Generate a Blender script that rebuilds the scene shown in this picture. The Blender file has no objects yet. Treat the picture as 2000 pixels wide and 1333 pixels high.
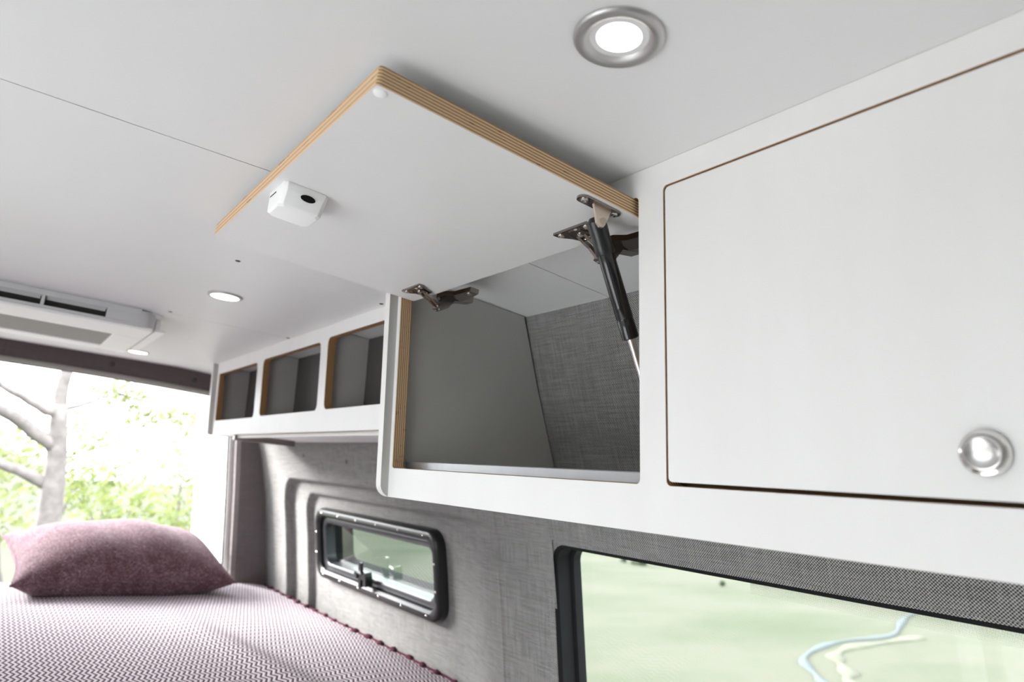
import bpy, bmesh, math, random
from mathutils import Vector, Matrix
from mathutils.geometry import tessellate_polygon

random.seed(7)
scene = bpy.context.scene
COL = scene.collection
ZO = 1.58            # camera height above the van floor; coordinates below are given relative to the eye

# ------------------------------------------------------------------ camera
cam_d = bpy.data.cameras.new('camera')
cam = bpy.data.objects.new('camera', cam_d)
COL.objects.link(cam)
cam_d.sensor_width = 36.0
cam_d.lens = 23.994
cam_d.clip_start = 0.02
cam_d.clip_end = 900
R = ((0.79466373, -0.20042494, -0.57300908),
     (-0.60012776, -0.11723564, -0.79126637),
     (0.09141243, 0.97266934, -0.21344348))
m = Matrix(R).to_4x4()
m.translation = Vector((0, 0, ZO))
cam.matrix_world = m
cam_d.dof.use_dof = True
cam_d.dof.focus_distance = 0.74
cam_d.dof.aperture_fstop = 5.6
scene.camera = cam

# ------------------------------------------------------------------ world, sun, exposure
world = bpy.data.worlds.new('sky')
scene.world = world
world.use_nodes = True
wn = world.node_tree.nodes
# overcast sky: three times brighter overhead than at the horizon
SKY_HORIZON = 4.4
wt = world.node_tree
w_tc = wn.new('ShaderNodeTexCoord')
w_sp = wn.new('ShaderNodeSeparateXYZ')
wt.links.new(w_tc.outputs['Generated'], w_sp.inputs[0])
w_mx = wn.new('ShaderNodeMath')
w_mx.operation = 'MAXIMUM'
w_mx.inputs[1].default_value = 0.0
wt.links.new(w_sp.outputs[2], w_mx.inputs[0])
w_ma = wn.new('ShaderNodeMath')
w_ma.operation = 'MULTIPLY_ADD'
w_ma.inputs[1].default_value = 2.0 * SKY_HORIZON
w_ma.inputs[2].default_value = SKY_HORIZON
wt.links.new(w_mx.outputs[0], w_ma.inputs[0])
wn['Background'].inputs['Color'].default_value = (0.905, 0.955, 1.0, 1)
wt.links.new(w_ma.outputs[0], wn['Background'].inputs['Strength'])

sun_d = bpy.data.lights.new('sun', 'SUN')
sun_d.energy = 20.0
sun_d.angle = math.radians(24)   # hazy sun
sun_d.color = (1.0, 0.985, 0.96)
sun = bpy.data.objects.new('sun', sun_d)
COL.objects.link(sun)
sun.location = (-31, 35, 19)
sun.rotation_euler = Vector((-0.62, 0.69, 0.38)).to_track_quat('Z', 'Y').to_euler()   # behind the rear doors, left, low

vs = scene.view_settings
vs.view_transform = 'Standard'
vs.look = 'None'
vs.gamma = 1.0
vs.exposure = 0.04
vs.use_curve_mapping = False
try:
    scene.cycles.max_bounces = 14
    scene.cycles.diffuse_bounces = 8
    scene.cycles.glossy_bounces = 5
    scene.cycles.transparent_max_bounces = 24
    scene.cycles.sample_clamp_indirect = 8
    scene.cycles.caustics_reflective = False
    scene.cycles.caustics_refractive = False
except Exception:
    pass


def portal(name, loc, rot, sx, sy):
    d = bpy.data.lights.new(name, 'AREA')
    d.shape = 'RECTANGLE'
    d.size = sx
    d.size_y = sy
    d.cycles.is_portal = True
    o = bpy.data.objects.new(name, d)
    COL.objects.link(o)
    o.location = (loc[0], loc[1], loc[2] + ZO)
    o.rotation_euler = rot


# openings through which the sky shines in (sampling guides, they emit nothing)
portal('portal_rear', (0, 2.56, -0.10), (math.radians(-90), 0, 0), 1.5, 0.72)
portal('portal_side', (-0.96, 0.58, -0.65), (0, math.radians(-90), 0), 1.72, 0.98)


# ------------------------------------------------------------------ node helpers
class NT:
    def __init__(s, name):
        s.m = bpy.data.materials.new(name)
        s.m.use_nodes = True
        s.t = s.m.node_tree
        s.b = s.t.nodes['Principled BSDF']
        s.out = s.t.nodes['Material Output']

    def n(s, typ, **kw):
        nd = s.t.nodes.new(typ)
        for k, v in kw.items():
            setattr(nd, k, v)
        return nd

    def link(s, a, b):
        s.t.links.new(a, b)

    def val(s, sock, v):
        if hasattr(v, 'default_value') and hasattr(v, 'is_output'):
            s.link(v, sock)
        else:
            sock.default_value = v

    def math(s, op, a, b=None, c=None):
        nd = s.n('ShaderNodeMath', operation=op)
        s.val(nd.inputs[0], a)
        if b is not None:
            s.val(nd.inputs[1], b)
        if c is not None:
            s.val(nd.inputs[2], c)
        return nd.outputs[0]

    def coords(s, kind='Object'):
        tc = s.n('ShaderNodeTexCoord')
        sp = s.n('ShaderNodeSeparateXYZ')
        s.link(tc.outputs[kind], sp.inputs[0])
        return tc.outputs[kind], sp.outputs[0], sp.outputs[1], sp.outputs[2]

    def noise(s, vec, scale, detail=3.0, rough=0.5, stretch=None):
        if stretch is not None:
            mp = s.n('ShaderNodeMapping')
            mp.inputs['Scale'].default_value = stretch
            s.link(vec, mp.inputs['Vector'])
            vec = mp.outputs[0]
        nd = s.n('ShaderNodeTexNoise')
        nd.inputs['Scale'].default_value = scale
        nd.inputs['Detail'].default_value = detail
        nd.inputs['Roughness'].default_value = rough
        s.link(vec, nd.inputs['Vector'])
        return nd.outputs['Fac']

    def ramp(s, fac, stops):
        nd = s.n('ShaderNodeValToRGB')
        cr = nd.color_ramp
        while len(cr.elements) < len(stops):
            cr.elements.new(0.5)
        for e, (p, c) in zip(cr.elements, stops):
            e.position = p
            e.color = (c[0], c[1], c[2], 1)
        s.val(nd.inputs[0], fac)
        return nd.outputs[0]

    def mix(s, fac, a, b):
        nd = s.n('ShaderNodeMix', data_type='RGBA')
        s.val(nd.inputs['Factor'], fac)
        for k, v in ((6, a), (7, b)):
            if hasattr(v, 'is_output'):
                s.link(v, nd.inputs[k])
            else:
                nd.inputs[k].default_value = (v[0], v[1], v[2], 1)
        return nd.outputs[2]

    def bump(s, h, strength=0.2, dist=0.001):
        nd = s.n('ShaderNodeBump')
        nd.inputs['Strength'].default_value = strength
        nd.inputs['Distance'].default_value = dist
        s.link(h, nd.inputs['Height'])
        s.link(nd.outputs[0], s.b.inputs['Normal'])

    def base(s, c):
        if hasattr(c, 'is_output'):
            s.link(c, s.b.inputs['Base Color'])
        else:
            s.b.inputs['Base Color'].default_value = (c[0], c[1], c[2], 1)

    def set(s, rough=None, metal=None, spec=None):
        if rough is not None:
            s.b.inputs['Roughness'].default_value = rough
        if metal is not None:
            s.b.inputs['Metallic'].default_value = metal
        if spec is not None:
            s.b.inputs['Specular IOR Level'].default_value = spec


def plain(name, c, rough=0.5, metal=0.0, spec=0.5, var=0.04, scale=30):
    t = NT(name)
    v, x, y, z = t.coords()
    f = t.noise(v, scale, 3)
    lo = tuple(k * (1 - var) for k in c)
    hi = tuple(min(1, k * (1 + var)) for k in c)
    t.base(t.ramp(f, [(0.3, lo), (0.7, hi)]))
    t.set(rough, metal, spec)
    return t.m


M = {}
M['ceiling'] = plain('ceiling_laminate', (0.74, 0.74, 0.735), 0.42, spec=0.35, var=0.012, scale=4)

t = NT('white_laminate')
v, x, y, z = t.coords()
g = t.noise(v, 16, 5, 0.6, stretch=(1.0, 1.0, 0.12))
t.base(t.ramp(g, [(0.25, (0.825, 0.815, 0.80)), (0.75, (0.86, 0.855, 0.845))]))
t.set(0.36, 0, 0.4)
M['white'] = t.m

M['lid_inner'] = plain('pale_lid_laminate', (0.735, 0.73, 0.72), 0.4, spec=0.35, var=0.01, scale=5)
M['grey_laminate'] = plain('grey_laminate', (0.46, 0.455, 0.435), 0.38, spec=0.4, var=0.02, scale=6)
M['board_dark'] = plain('charcoal_back_board', (0.085, 0.078, 0.076), 0.6, var=0.04)
M['edge_band'] = plain('edge_band', (0.82, 0.81, 0.79), 0.4, var=0.01)


def ply(name, light, dark, layers, contrast):
    t = NT(name)
    v, x, y, z = t.coords()
    at = t.n('ShaderNodeAttribute', attribute_name='ply')
    n1 = t.noise(v, 60, 4, 0.6)
    d = t.math('ADD', at.outputs['Fac'], t.math('MULTIPLY', t.math('SUBTRACT', n1, 0.5), 0.035))
    w = t.math('SINE', t.math('MULTIPLY', d, 2 * math.pi * layers))
    s1 = t.math('MULTIPLY_ADD', w, 0.5, 0.5)
    col = t.ramp(s1, [(0.0, dark), (0.30, tuple(0.5 * (a + b) for a, b in zip(light, dark))), (0.55, light), (1.0, tuple(min(1, k * 1.12) for k in light))])
    fine = t.noise(v, 400, 3, 0.7)
    col = t.mix(t.math('MULTIPLY', fine, 0.35), col, tuple(k * 0.6 for k in light))
    # dark core gaps, short dashes
    dash = t.noise(v, 90, 2, 0.5, stretch=(1, 0.35, 3))
    dm = t.math('MULTIPLY', t.math('GREATER_THAN', dash, 0.665), t.math('LESS_THAN', s1, 0.45))
    col = t.mix(t.math('MULTIPLY', dm, 0.9), col, (0.05, 0.028, 0.015))
    col = t.mix(contrast, light, col) if contrast < 1 else col
    t.base(col)
    t.set(0.6, 0, 0.3)
    return t.m


M['ply'] = ply('plywood_edge_striped', (0.72, 0.50, 0.29), (0.115, 0.055, 0.024), 6.0, 1.0)
M['ply_light'] = ply('plywood_edge_long_grain', (0.74, 0.52, 0.32), (0.40, 0.22, 0.11), 3.0, 0.6)
M['ply_brown'] = ply('plywood_edge_oiled', (0.34, 0.19, 0.085), (0.20, 0.10, 0.04), 4.0, 0.8)


def weave(name, dark, light, pitch, a_axis=1, b_axis=2, slub=0.5):
    t = NT(name)
    v, x, y, z = t.coords()
    ax = (x, y, z)
    k = 2 * math.pi / pitch
    wob = t.math('MULTIPLY', t.math('SUBTRACT', t.noise(v, 55, 3), 0.5), 1.6)
    a = t.math('SINE', t.math('ADD', t.math('MULTIPLY', ax[a_axis], k), wob))
    b = t.math('SINE', t.math('ADD', t.math('MULTIPLY', ax[b_axis], k), wob))
    p = t.math('MULTIPLY_ADD', t.math('MULTIPLY', a, b), 0.5, 0.5)
    st1 = [6, 6, 6]
    st1[a_axis] = 160
    st2 = [6, 6, 6]
    st2[b_axis] = 160
    h1 = t.noise(v, 3.0, 3, 0.6, stretch=tuple(st1))
    h2 = t.noise(v, 3.0, 3, 0.6, stretch=tuple(st2))
    h = t.math('MULTIPLY', t.math('SUBTRACT', t.math('ADD', h1, h2), 1.0), slub)
    f = t.math('ADD', p, h)
    mid = tuple((p_ * 0.55 + q * 0.45) for p_, q in zip(dark, light))
    t.base(t.ramp(f, [(0.15, dark), (0.5, mid), (0.9, light)]))
    t.set(0.95, 0, 0.1)
    t.bump(f, 0.55, 0.0012)
    return t.m


M['fabric'] = weave('grey_woven_wall_fabric', (0.050, 0.048, 0.047), (0.47, 0.46, 0.45), 0.0036)
M['fabric_dark'] = weave('charcoal_trim_fabric', (0.11, 0.095, 0.096), (0.27, 0.24, 0.24), 0.004, 0, 2)
M['fabric_header_shaded'] = weave('charcoal_fabric_shaded_copy', (0.064, 0.051, 0.053), (0.155, 0.130, 0.132), 0.004, 0, 2)  # same cloth as the pillars, header shade painted in as a darker colour
M['black'] = plain('black_plastic', (0.012, 0.012, 0.013), 0.32, var=0.1)
M['rubber'] = plain('black_rubber', (0.008, 0.008, 0.009), 0.6, 0, 0.12, var=0.1)
M['frame_grey'] = plain('satin_black_frame', (0.035, 0.037, 0.042), 0.28, spec=0.6, var=0.1)
M['chrome'] = plain('chrome', (0.80, 0.78, 0.76), 0.12, 1.0)
M['knob_face'] = plain('satin_chrome_knob_face', (0.62, 0.61, 0.60), 0.27, 1.0)
M['nickel'] = plain('nickel_plated_steel', (0.52, 0.47, 0.43), 0.22, 1.0)
M['dark_nickel'] = plain('dark_nickel', (0.30, 0.265, 0.245), 0.25, 1.0)
M['bracket'] = plain('satin_nickel_bracket', (0.62, 0.53, 0.44), 0.45, 1.0)
M['gloss_black'] = plain('gloss_black_enamel', (0.012, 0.012, 0.013), 0.09, 0, 0.6, var=0.05)
M['satin'] = plain('brushed_nickel_trim', (0.56, 0.55, 0.54), 0.45, 1.0)
M['plastic'] = plain('white_plastic', (0.92, 0.92, 0.915), 0.4, var=0.01)
M['plastic_grey'] = plain('grey_filter_panel', (0.27, 0.262, 0.245), 0.6, var=0.03)
M['plastic_light_grey'] = plain('light_grey_plastic', (0.60, 0.60, 0.605), 0.4, var=0.02)
M['shadow_gap'] = plain('dark_cavity', (0.02, 0.018, 0.016), 0.8)
M['alu'] = plain('aluminium_lip', (0.56, 0.57, 0.59), 0.33, 0.85)
M['van_paint'] = plain('white_van_paint', (0.85, 0.85, 0.84), 0.3, var=0.01)
M['floor'] = plain('floor_vinyl', (0.36, 0.355, 0.35), 0.5, var=0.2, scale=8)
M['wood'] = plain('bed_platform_birch', (0.55, 0.40, 0.25), 0.5, var=0.1, scale=12)
M['screw'] = plain('dark_screw_head', (0.05, 0.05, 0.05), 0.35, 0.6)
M['bobble'] = plain('wine_crochet_yarn', (0.085, 0.028, 0.045), 0.95, 0, 0.1, var=0.3, scale=300)

# lit lens
t = NT('lamp_lens')
t.base((0.9, 0.9, 0.88))
t.b.inputs['Emission Color'].default_value = (1.0, 0.96, 0.89, 1)
t.b.inputs['Emission Strength'].default_value = 6.0
M['lens'] = t.m


def glass(name, tint, refl):
    t = NT(name)
    tr = t.n('ShaderNodeBsdfTransparent')
    tr.inputs[0].default_value = (*tint, 1)
    gl = t.n('ShaderNodeBsdfGlossy')
    gl.inputs['Roughness'].default_value = 0.0
    gl.inputs['Color'].default_value = (1, 1, 1, 1)
    gm = t.n('ShaderNodeNewGeometry')
    dt = t.n('ShaderNodeVectorMath', operation='DOT_PRODUCT')
    t.link(gm.outputs['Normal'], dt.inputs[0])
    t.link(gm.outputs['Incoming'], dt.inputs[1])
    c = t.math('SUBTRACT', 1.0, t.math('ABSOLUTE', dt.outputs['Value']))
    f = t.math('MULTIPLY_ADD', t.math('POWER', c, 5.0), 0.9, 0.05 + refl)
    mx = t.n('ShaderNodeMixShader')
    t.link(f, mx.inputs[0])
    t.link(tr.outputs[0], mx.inputs[1])
    t.link(gl.outputs[0], mx.inputs[2])
    t.link(mx.outputs[0], t.out.inputs['Surface'])
    return t.m


M['glass_clear'] = glass('window_glass_clear', (0.90, 0.94, 0.90), -0.035)
M['glass_tint'] = glass('window_glass_tinted', (0.40, 0.47, 0.42), 0.06)

# ceramic dot band on glass
t = NT('ceramic_dot_band')
v, x, y, z = t.coords()
k = 2 * math.pi / 0.0026
p = t.math('MULTIPLY', t.math('SINE', t.math('MULTIPLY', t.math('ADD', y, z), k)), t.math('SINE', t.math('MULTIPLY', t.math('SUBTRACT', y, z), k)))
fac = t.math('GREATER_THAN', p, t.math('MULTIPLY_ADD', z, -40.0, 0.45))
tr = t.n('ShaderNodeBsdfTransparent')
df = t.n('ShaderNodeBsdfDiffuse')
df.inputs[0].default_value = (0.02, 0.02, 0.02, 1)
mx = t.n('ShaderNodeMixShader')
t.link(fac, mx.inputs[0])
t.link(tr.outputs[0], mx.inputs[1])
t.link(df.outputs[0], mx.inputs[2])
t.link(mx.outputs[0], t.out.inputs['Surface'])
M['frit'] = t.m

# blanket: mauve and white chevron weave
t = NT('chevron_blanket_cotton')
v, x, y, z = t.coords()
tri = t.math('ABSOLUTE', t.math('SUBTRACT', t.math('FRACT', t.math('DIVIDE', y, 0.032)), 0.5))
n1 = t.math('MULTIPLY', t.math('SUBTRACT', t.noise(v, 6, 2), 0.5), 0.6)
ph = t.math('ADD', t.math('ADD', t.math('DIVIDE', x, 0.0094), t.math('MULTIPLY', tri, 1.5)), n1)
s = t.math('MULTIPLY_ADD', t.math('SINE', t.math('MULTIPLY', ph, 2 * math.pi)), 0.5, 0.5)
yarn = t.noise(v, 420, 3, 0.6)
s2 = t.math('ADD', s, t.math('MULTIPLY', t.math('SUBTRACT', yarn, 0.5), 0.3))
t.base(t.ramp(s2, [(0.16, (0.075, 0.032, 0.048)), (0.42, (0.36, 0.28, 0.32)), (0.62, (0.66, 0.62, 0.65))]))
t.set(0.95, 0, 0.1)
t.bump(s2, 0.5, 0.0015)
M['blanket'] = t.m

# pillow: heathered plum wool
t = NT('heathered_plum_wool')
v, x, y, z = t.coords()
n1 = t.noise(v, 230, 4, 0.75)
n2 = t.noise(v, 25, 3, 0.6)
f = t.math('ADD', n1, t.math('MULTIPLY', t.math('SUBTRACT', n2, 0.5), 0.25))
t.base(t.ramp(f, [(0.36, (0.075, 0.034, 0.044)), (0.52, (0.145, 0.080, 0.095)), (0.68, (0.34, 0.24, 0.27))]))
t.set(0.9, 0, 0.15)
t.b.inputs['Sheen Weight'].default_value = 0.2
t.b.inputs['Sheen Roughness'].default_value = 0.4
t.b.inputs['Sheen Tint'].default_value = (0.9, 0.8, 0.85, 1)
t.bump(n1, 0.7, 0.002)
M['pillow'] = t.m

# outside
t = NT('valley_meadow')
v, x, y, z = t.coords()
f1 = t.noise(v, 0.035, 6, 0.6, stretch=(1, 2.4, 1))
f2 = t.noise(v, 0.9, 5, 0.7)
f = t.math('ADD', t.math('MULTIPLY', f1, 0.8), t.math('MULTIPLY', f2, 0.2))
t.base(t.ramp(f, [(0.30, (0.043, 0.050, 0.031)), (0.45, (0.053, 0.057, 0.040)), (0.58, (0.064, 0.063, 0.049)), (0.72, (0.054, 0.060, 0.040))]))
t.set(0.95, 0, 0.1)
M['meadow'] = t.m
M['bounce_pad'] = plain('pale_bounce_pad', (0.36, 0.36, 0.36), 0.9, 0, 0.1, var=0.35, scale=25)  # unseen pale ground added to bounce neutral daylight into the van
M['water'] = plain('stream_water', (0.072, 0.080, 0.084), 0.9, 0, 0.05, var=0.06, scale=0.5)
M['sand'] = plain('dry_stream_bed', (0.082, 0.082, 0.064), 0.9, 0, 0.1, var=0.1, scale=0.6)
M['bark'] = plain('pale_grey_bark', (0.165, 0.148, 0.140), 0.9, 0, 0.1, var=0.25, scale=14)


def leafmat(name, a, b):
    t = NT(name)
    v, x, y, z = t.coords()
    t.base(t.ramp(t.noise(v, 5, 3), [(0.35, a), (0.65, b)]))
    t.set(0.6, 0, 0.2)
    tl = t.n('ShaderNodeBsdfTranslucent')
    tl.inputs[0].default_value = (b[0], b[1], b[2] * 0.6, 1)
    mx = t.n('ShaderNodeMixShader')
    mx.inputs[0].default_value = 0.4
    t.link(t.b.outputs[0], mx.inputs[1])
    t.link(tl.outputs[0], mx.inputs[2])
    t.link(mx.outputs[0], t.out.inputs['Surface'])
    return t.m


M['leaf_a'] = leafmat('spring_leaf', (0.11, 0.15, 0.055), (0.18, 0.21, 0.10))
M['leaf_b'] = leafmat('yellow_green_leaf', (0.15, 0.18, 0.08), (0.22, 0.245, 0.14))
M['leaf_c'] = leafmat('far_shrub_leaf', (0.03, 0.045, 0.03), (0.05, 0.07, 0.04))

# ------------------------------------------------------------------ mesh helpers
WL = {}


def empty(name, loc, label=None, cat=None, group=None, kind=None):
    o = bpy.data.objects.new(name, None)
    COL.objects.link(o)
    o.empty_display_size = 0.05
    o.location = (loc[0], loc[1], loc[2] + ZO)
    WL[o.name] = Vector(o.location)
    tag(o, label, cat, group, kind)
    return o


def tag(o, label=None, cat=None, group=None, kind=None):
    if label:
        o['label'] = label
    if cat:
        o['category'] = cat
    if group:
        o['group'] = group
    if kind:
        o['kind'] = kind
    return o


def finish(name, bm, mats, parent=None, smooth=False, angle=None, origin=None):
    """bm holds eye-relative coordinates; the object's origin is put at the middle of the piece"""
    bmesh.ops.recalc_face_normals(bm, faces=bm.faces[:])
    vs_ = [v.co for v in bm.verts]
    if origin is None:
        c = Vector([(min(q[i] for q in vs_) + max(q[i] for q in vs_)) / 2 for i in range(3)])
    else:
        c = Vector(origin)
    for v in bm.verts:
        v.co -= c
    me = bpy.data.meshes.new(name)
    bm.to_mesh(me)
    bm.free()
    if not isinstance(mats, (list, tuple)):
        mats = [mats]
    for mm in mats:
        me.materials.append(mm)
    if smooth:
        me.polygons.foreach_set('use_smooth', [True] * len(me.polygons))
        if angle:
            me.set_sharp_from_angle(angle=math.radians(angle))
    o = bpy.data.objects.new(name, me)
    COL.objects.link(o)
    w = c + Vector((0, 0, ZO))
    WL[o.name] = w
    o.location = w
    if parent is not None:
        o.parent = parent
        o.location = w - WL[parent.name]
    return o


def inst(src, loc, parent=None, rot=None):
    o = src.copy()
    COL.objects.link(o)
    w = Vector(loc) + Vector((0, 0, ZO))
    WL[o.name] = w
    o.parent = parent
    o.location = w - (WL[parent.name] if parent else Vector())
    if rot is not None:
        o.rotation_euler = rot
    return o


def bm_box(bm, x0, x1, y0, y1, z0, z1, bevel=0.0, seg=1, mi=0):
    vs_ = [bm.verts.new((x, y, z)) for x in (x0, x1) for y in (y0, y1) for z in (z0, z1)]
    fs = []
    for idx in ((0, 1, 3, 2), (4, 6, 7, 5), (0, 4, 5, 1), (2, 3, 7, 6), (0, 2, 6, 4), (1, 5, 7, 3)):
        f = bm.faces.new([vs_[i] for i in idx])
        f.material_index = mi
        fs.append(f)
    if bevel > 0:
        bmesh.ops.recalc_face_normals(bm, faces=fs)
        ed = list({e for f in fs for e in f.edges})
        bmesh.ops.bevel(bm, geom=ed, offset=bevel, segments=seg, profile=0.5, affect='EDGES')
    return fs


def box(name, x0, x1, y0, y1, z0, z1, mat, parent=None, bevel=0.0008, seg=1):
    bm = bmesh.new()
    bm_box(bm, x0, x1, y0, y1, z0, z1, bevel, seg)
    return finish(name, bm, mat, parent)


def rrect(u0, u1, v0, v1, r, seg=5):
    rs = r if isinstance(r, (list, tuple)) else (r, r, r, r)
    cs = [(u0, v0, rs[0], math.pi), (u1, v0, rs[1], 1.5 * math.pi), (u1, v1, rs[2], 0.0), (u0, v1, rs[3], 0.5 * math.pi)]
    sg = [(1, 1), (-1, 1), (-1, -1), (1, -1)]
    out = []
    for (u, v, rr, a0), (su, sv) in zip(cs, sg):
        if rr <= 0:
            out.append((u, v))
            continue
        cu, cv = u + su * rr, v + sv * rr
        for i in range(seg + 1):
            a = a0 + 0.5 * math.pi * i / seg
            out.append((cu + rr * math.cos(a), cv + rr * math.sin(a)))
    return out


def plate(name, outer, holes, t, O, U, V, N, mats, parent=None, edge_mat=1, edge_sel=None):
    """flat board: front face at O, thickness t backwards along -N; cut edges carry the ply depth attribute"""
    O, U, V, N = Vector(O), Vector(U), Vector(V), Vector(N)
    loops = [outer] + list(holes)
    flat = [p for l in loops for p in l]
    tris = tessellate_polygon([[Vector((p[0], p[1], 0)) for p in l] for l in loops])
    bm = bmesh.new()
    lay = bm.verts.layers.float.new('ply')
    fr, bk, ef, eb = [], [], [], []
    for p in flat:
        q = O + U * p[0] + V * p[1]
        for lst, d, val in ((fr, 0, 0), (bk, t, 1), (ef, 0, 0), (eb, t, 1)):
            v = bm.verts.new(q - N * d)
            v[lay] = val
            lst.append(v)

    def face(vs_, mi, want):
        f = bm.faces.new(vs_)
        f.normal_update()
        if want is not None and f.normal.dot(want) < 0:
            f.normal_flip()
        f.material_index = mi
        return f
    for a, b, c in tris:
        try:
            face([fr[a], fr[b], fr[c]], 0, N)
            face([bk[a], bk[b], bk[c]], 0 if len(mats) < 4 else 3, -N)
        except ValueError:
            pass
    i0 = 0
    for li, l in enumerate(loops):
        n = len(l)
        area = sum(l[i][0] * l[(i + 1) % n][1] - l[(i + 1) % n][0] * l[i][1] for i in range(n))
        sgn = (1 if area > 0 else -1) * (1 if li == 0 else -1)
        for i in range(n):
            j = (i + 1) % n
            du, dv = l[j][0] - l[i][0], l[j][1] - l[i][1]
            nr = (U * dv - V * du) * sgn
            if nr.length < 1e-9:
                continue
            mi = edge_mat
            if edge_sel:
                mi = edge_sel(nr.normalized(), li)
            face([ef[i0 + i], ef[i0 + j], eb[i0 + j], eb[i0 + i]], mi, nr)
        i0 += n
    # normals are already right: skip recalculation
    vs_ = [v.co for v in bm.verts]
    c = Vector([(min(q[i] for q in vs_) + max(q[i] for q in vs_)) / 2 for i in range(3)])
    for v in bm.verts:
        v.co -= c
    me = bpy.data.meshes.new(name)
    bm.to_mesh(me)
    bm.free()
    for mm in mats:
        me.materials.append(mm)
    o = bpy.data.objects.new(name, me)
    COL.objects.link(o)
    w = c + Vector((0, 0, ZO))
    WL[o.name] = w
    o.location = w
    if parent is not None:
        o.parent = parent
        o.location = w - WL[parent.name]
    return o


def bm_tube(bm, pts, rad, seg=10, cap=True, mi=0):
    pts = [Vector(p) for p in pts]
    rads = rad if isinstance(rad, (list, tuple)) else [rad] * len(pts)
    rings = []
    up = Vector((0, 0, 1))
    for i, p in enumerate(pts):
        a = pts[max(i - 1, 0)]
        b = pts[min(i + 1, len(pts) - 1)]
        d = (b - a).normalized()
        ref = up if abs(d.dot(up)) < 0.95 else Vector((1, 0, 0))
        s = d.cross(ref).normalized()
        q = s.cross(d).normalized()
        rings.append([bm.verts.new(p + (s * math.cos(2 * math.pi * k / seg) + q * math.sin(2 * math.pi * k / seg)) * rads[i]) for k in range(seg)])
    for r0, r1 in zip(rings, rings[1:]):
        for k in range(seg):
            f = bm.faces.new([r0[k], r0[(k + 1) % seg], r1[(k + 1) % seg], r1[k]])
            f.material_index = mi
    if cap:
        bm.faces.new(rings[0][::-1]).material_index = mi
        bm.faces.new(rings[-1]).material_index = mi


def bm_lathe(bm, prof, O, axis, seg=48, mi=0, close_end=False):
    """prof: list of (radius, height along axis)"""
    O, A = Vector(O), Vector(axis).normalized()
    ref = Vector((0, 1, 0)) if abs(A.y) < 0.9 else Vector((1, 0, 0))
    s = A.cross(ref).normalized()
    q = A.cross(s).normalized()
    rings = []
    for r, h in prof:
        if r < 1e-6:
            rings.append([bm.verts.new(O + A * h)])
        else:
            rings.append([bm.verts.new(O + A * h + (s * math.cos(2 * math.pi * k / seg) + q * math.sin(2 * math.pi * k / seg)) * r) for k in range(seg)])
    for r0, r1 in zip(rings, rings[1:]):
        for k in range(seg):
            k2 = (k + 1) % seg
            if len(r0) == 1 and len(r1) == 1:
                continue
            if len(r0) == 1:
                vs_ = [r0[0], r1[k2], r1[k]]
            elif len(r1) == 1:
                vs_ = [r0[k], r0[k2], r1[0]]
            else:
                vs_ = [r0[k], r0[k2], r1[k2], r1[k]]
            bm.faces.new(vs_).material_index = mi


def lathe(name, prof, O, axis, mat, parent=None, seg=48):
    bm = bmesh.new()
    bm_lathe(bm, prof, O, axis, seg)
    return finish(name, bm, mat, parent, smooth=True, angle=35)


def bm_ring(bm, outer, inner, O, U, V, N, d0, d1, bev=0.0, mi=0):
    """ring between two loops of equal point count, from depth d0 to d1 along N (d1 is the visible front)"""
    O, U, V, N = Vector(O), Vector(U), Vector(V), Vector(N)

    def P(p, d):
        return bm.verts.new(O + U * p[0] + V * p[1] + N * d)
    n = len(outer)
    cu = sum(p[0] for p in outer) / n
    cv = sum(p[1] for p in outer) / n

    def lerp(a, b, k):
        return (a[0] + (b[0] - a[0]) * k, a[1] + (b[1] - a[1]) * k)
    prof = []
    if bev > 0:
        prof = [(0.0, d0), (0.0, d1 - bev), (0.12, d1 - bev * 0.3), (0.28, d1), (0.75, d1), (1.0, d1 - bev * 0.6), (1.0, d0)]
    else:
        prof = [(0.0, d0), (0.0, d1), (1.0, d1), (1.0, d0)]
    rings = [[P(lerp(outer[i], inner[i], k), d) for i in range(n)] for k, d in prof]
    for r0, r1 in zip(rings, rings[1:] + rings[:1]):
        for i in range(n):
            j = (i + 1) % n
            bm.faces.new([r0[i], r0[j], r1[j], r1[i]]).material_index = mi


def interp(tab, q):
    for (a, fa), (b, fb) in zip(tab, tab[1:]):
        if (a - q) * (b - q) <= 0 and a != b:
            return fa + (fb - fa) * (q - a) / (b - a)
    return tab[0][1] if abs(q - tab[0][0]) < abs(q - tab[-1][0]) else tab[-1][1]


WALL = [(0.32, 0.655), (0.286, 0.665), (0.168, 0.7056), (0.0455, 0.7544), (-0.08, 0.790), (-0.2, 0.815), (-0.37, 0.845), (-0.6, 0.868), (-1.2, 0.89), (-1.62, 0.89)]


def wall_x(z):
    return interp(WALL, z)


# ------------------------------------------------------------------ structure: ceiling
CP = [(-0.90, 0.245), (-0.78, 0.268), (-0.66, 0.286), (-0.5, 0.2965), (-0.44, 0.2995), (0.44, 0.2995), (0.5, 0.2965), (0.66, 0.286), (0.78, 0.268), (0.90, 0.245)]


def ceil_z(x):
    return interp(CP, x)


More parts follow.
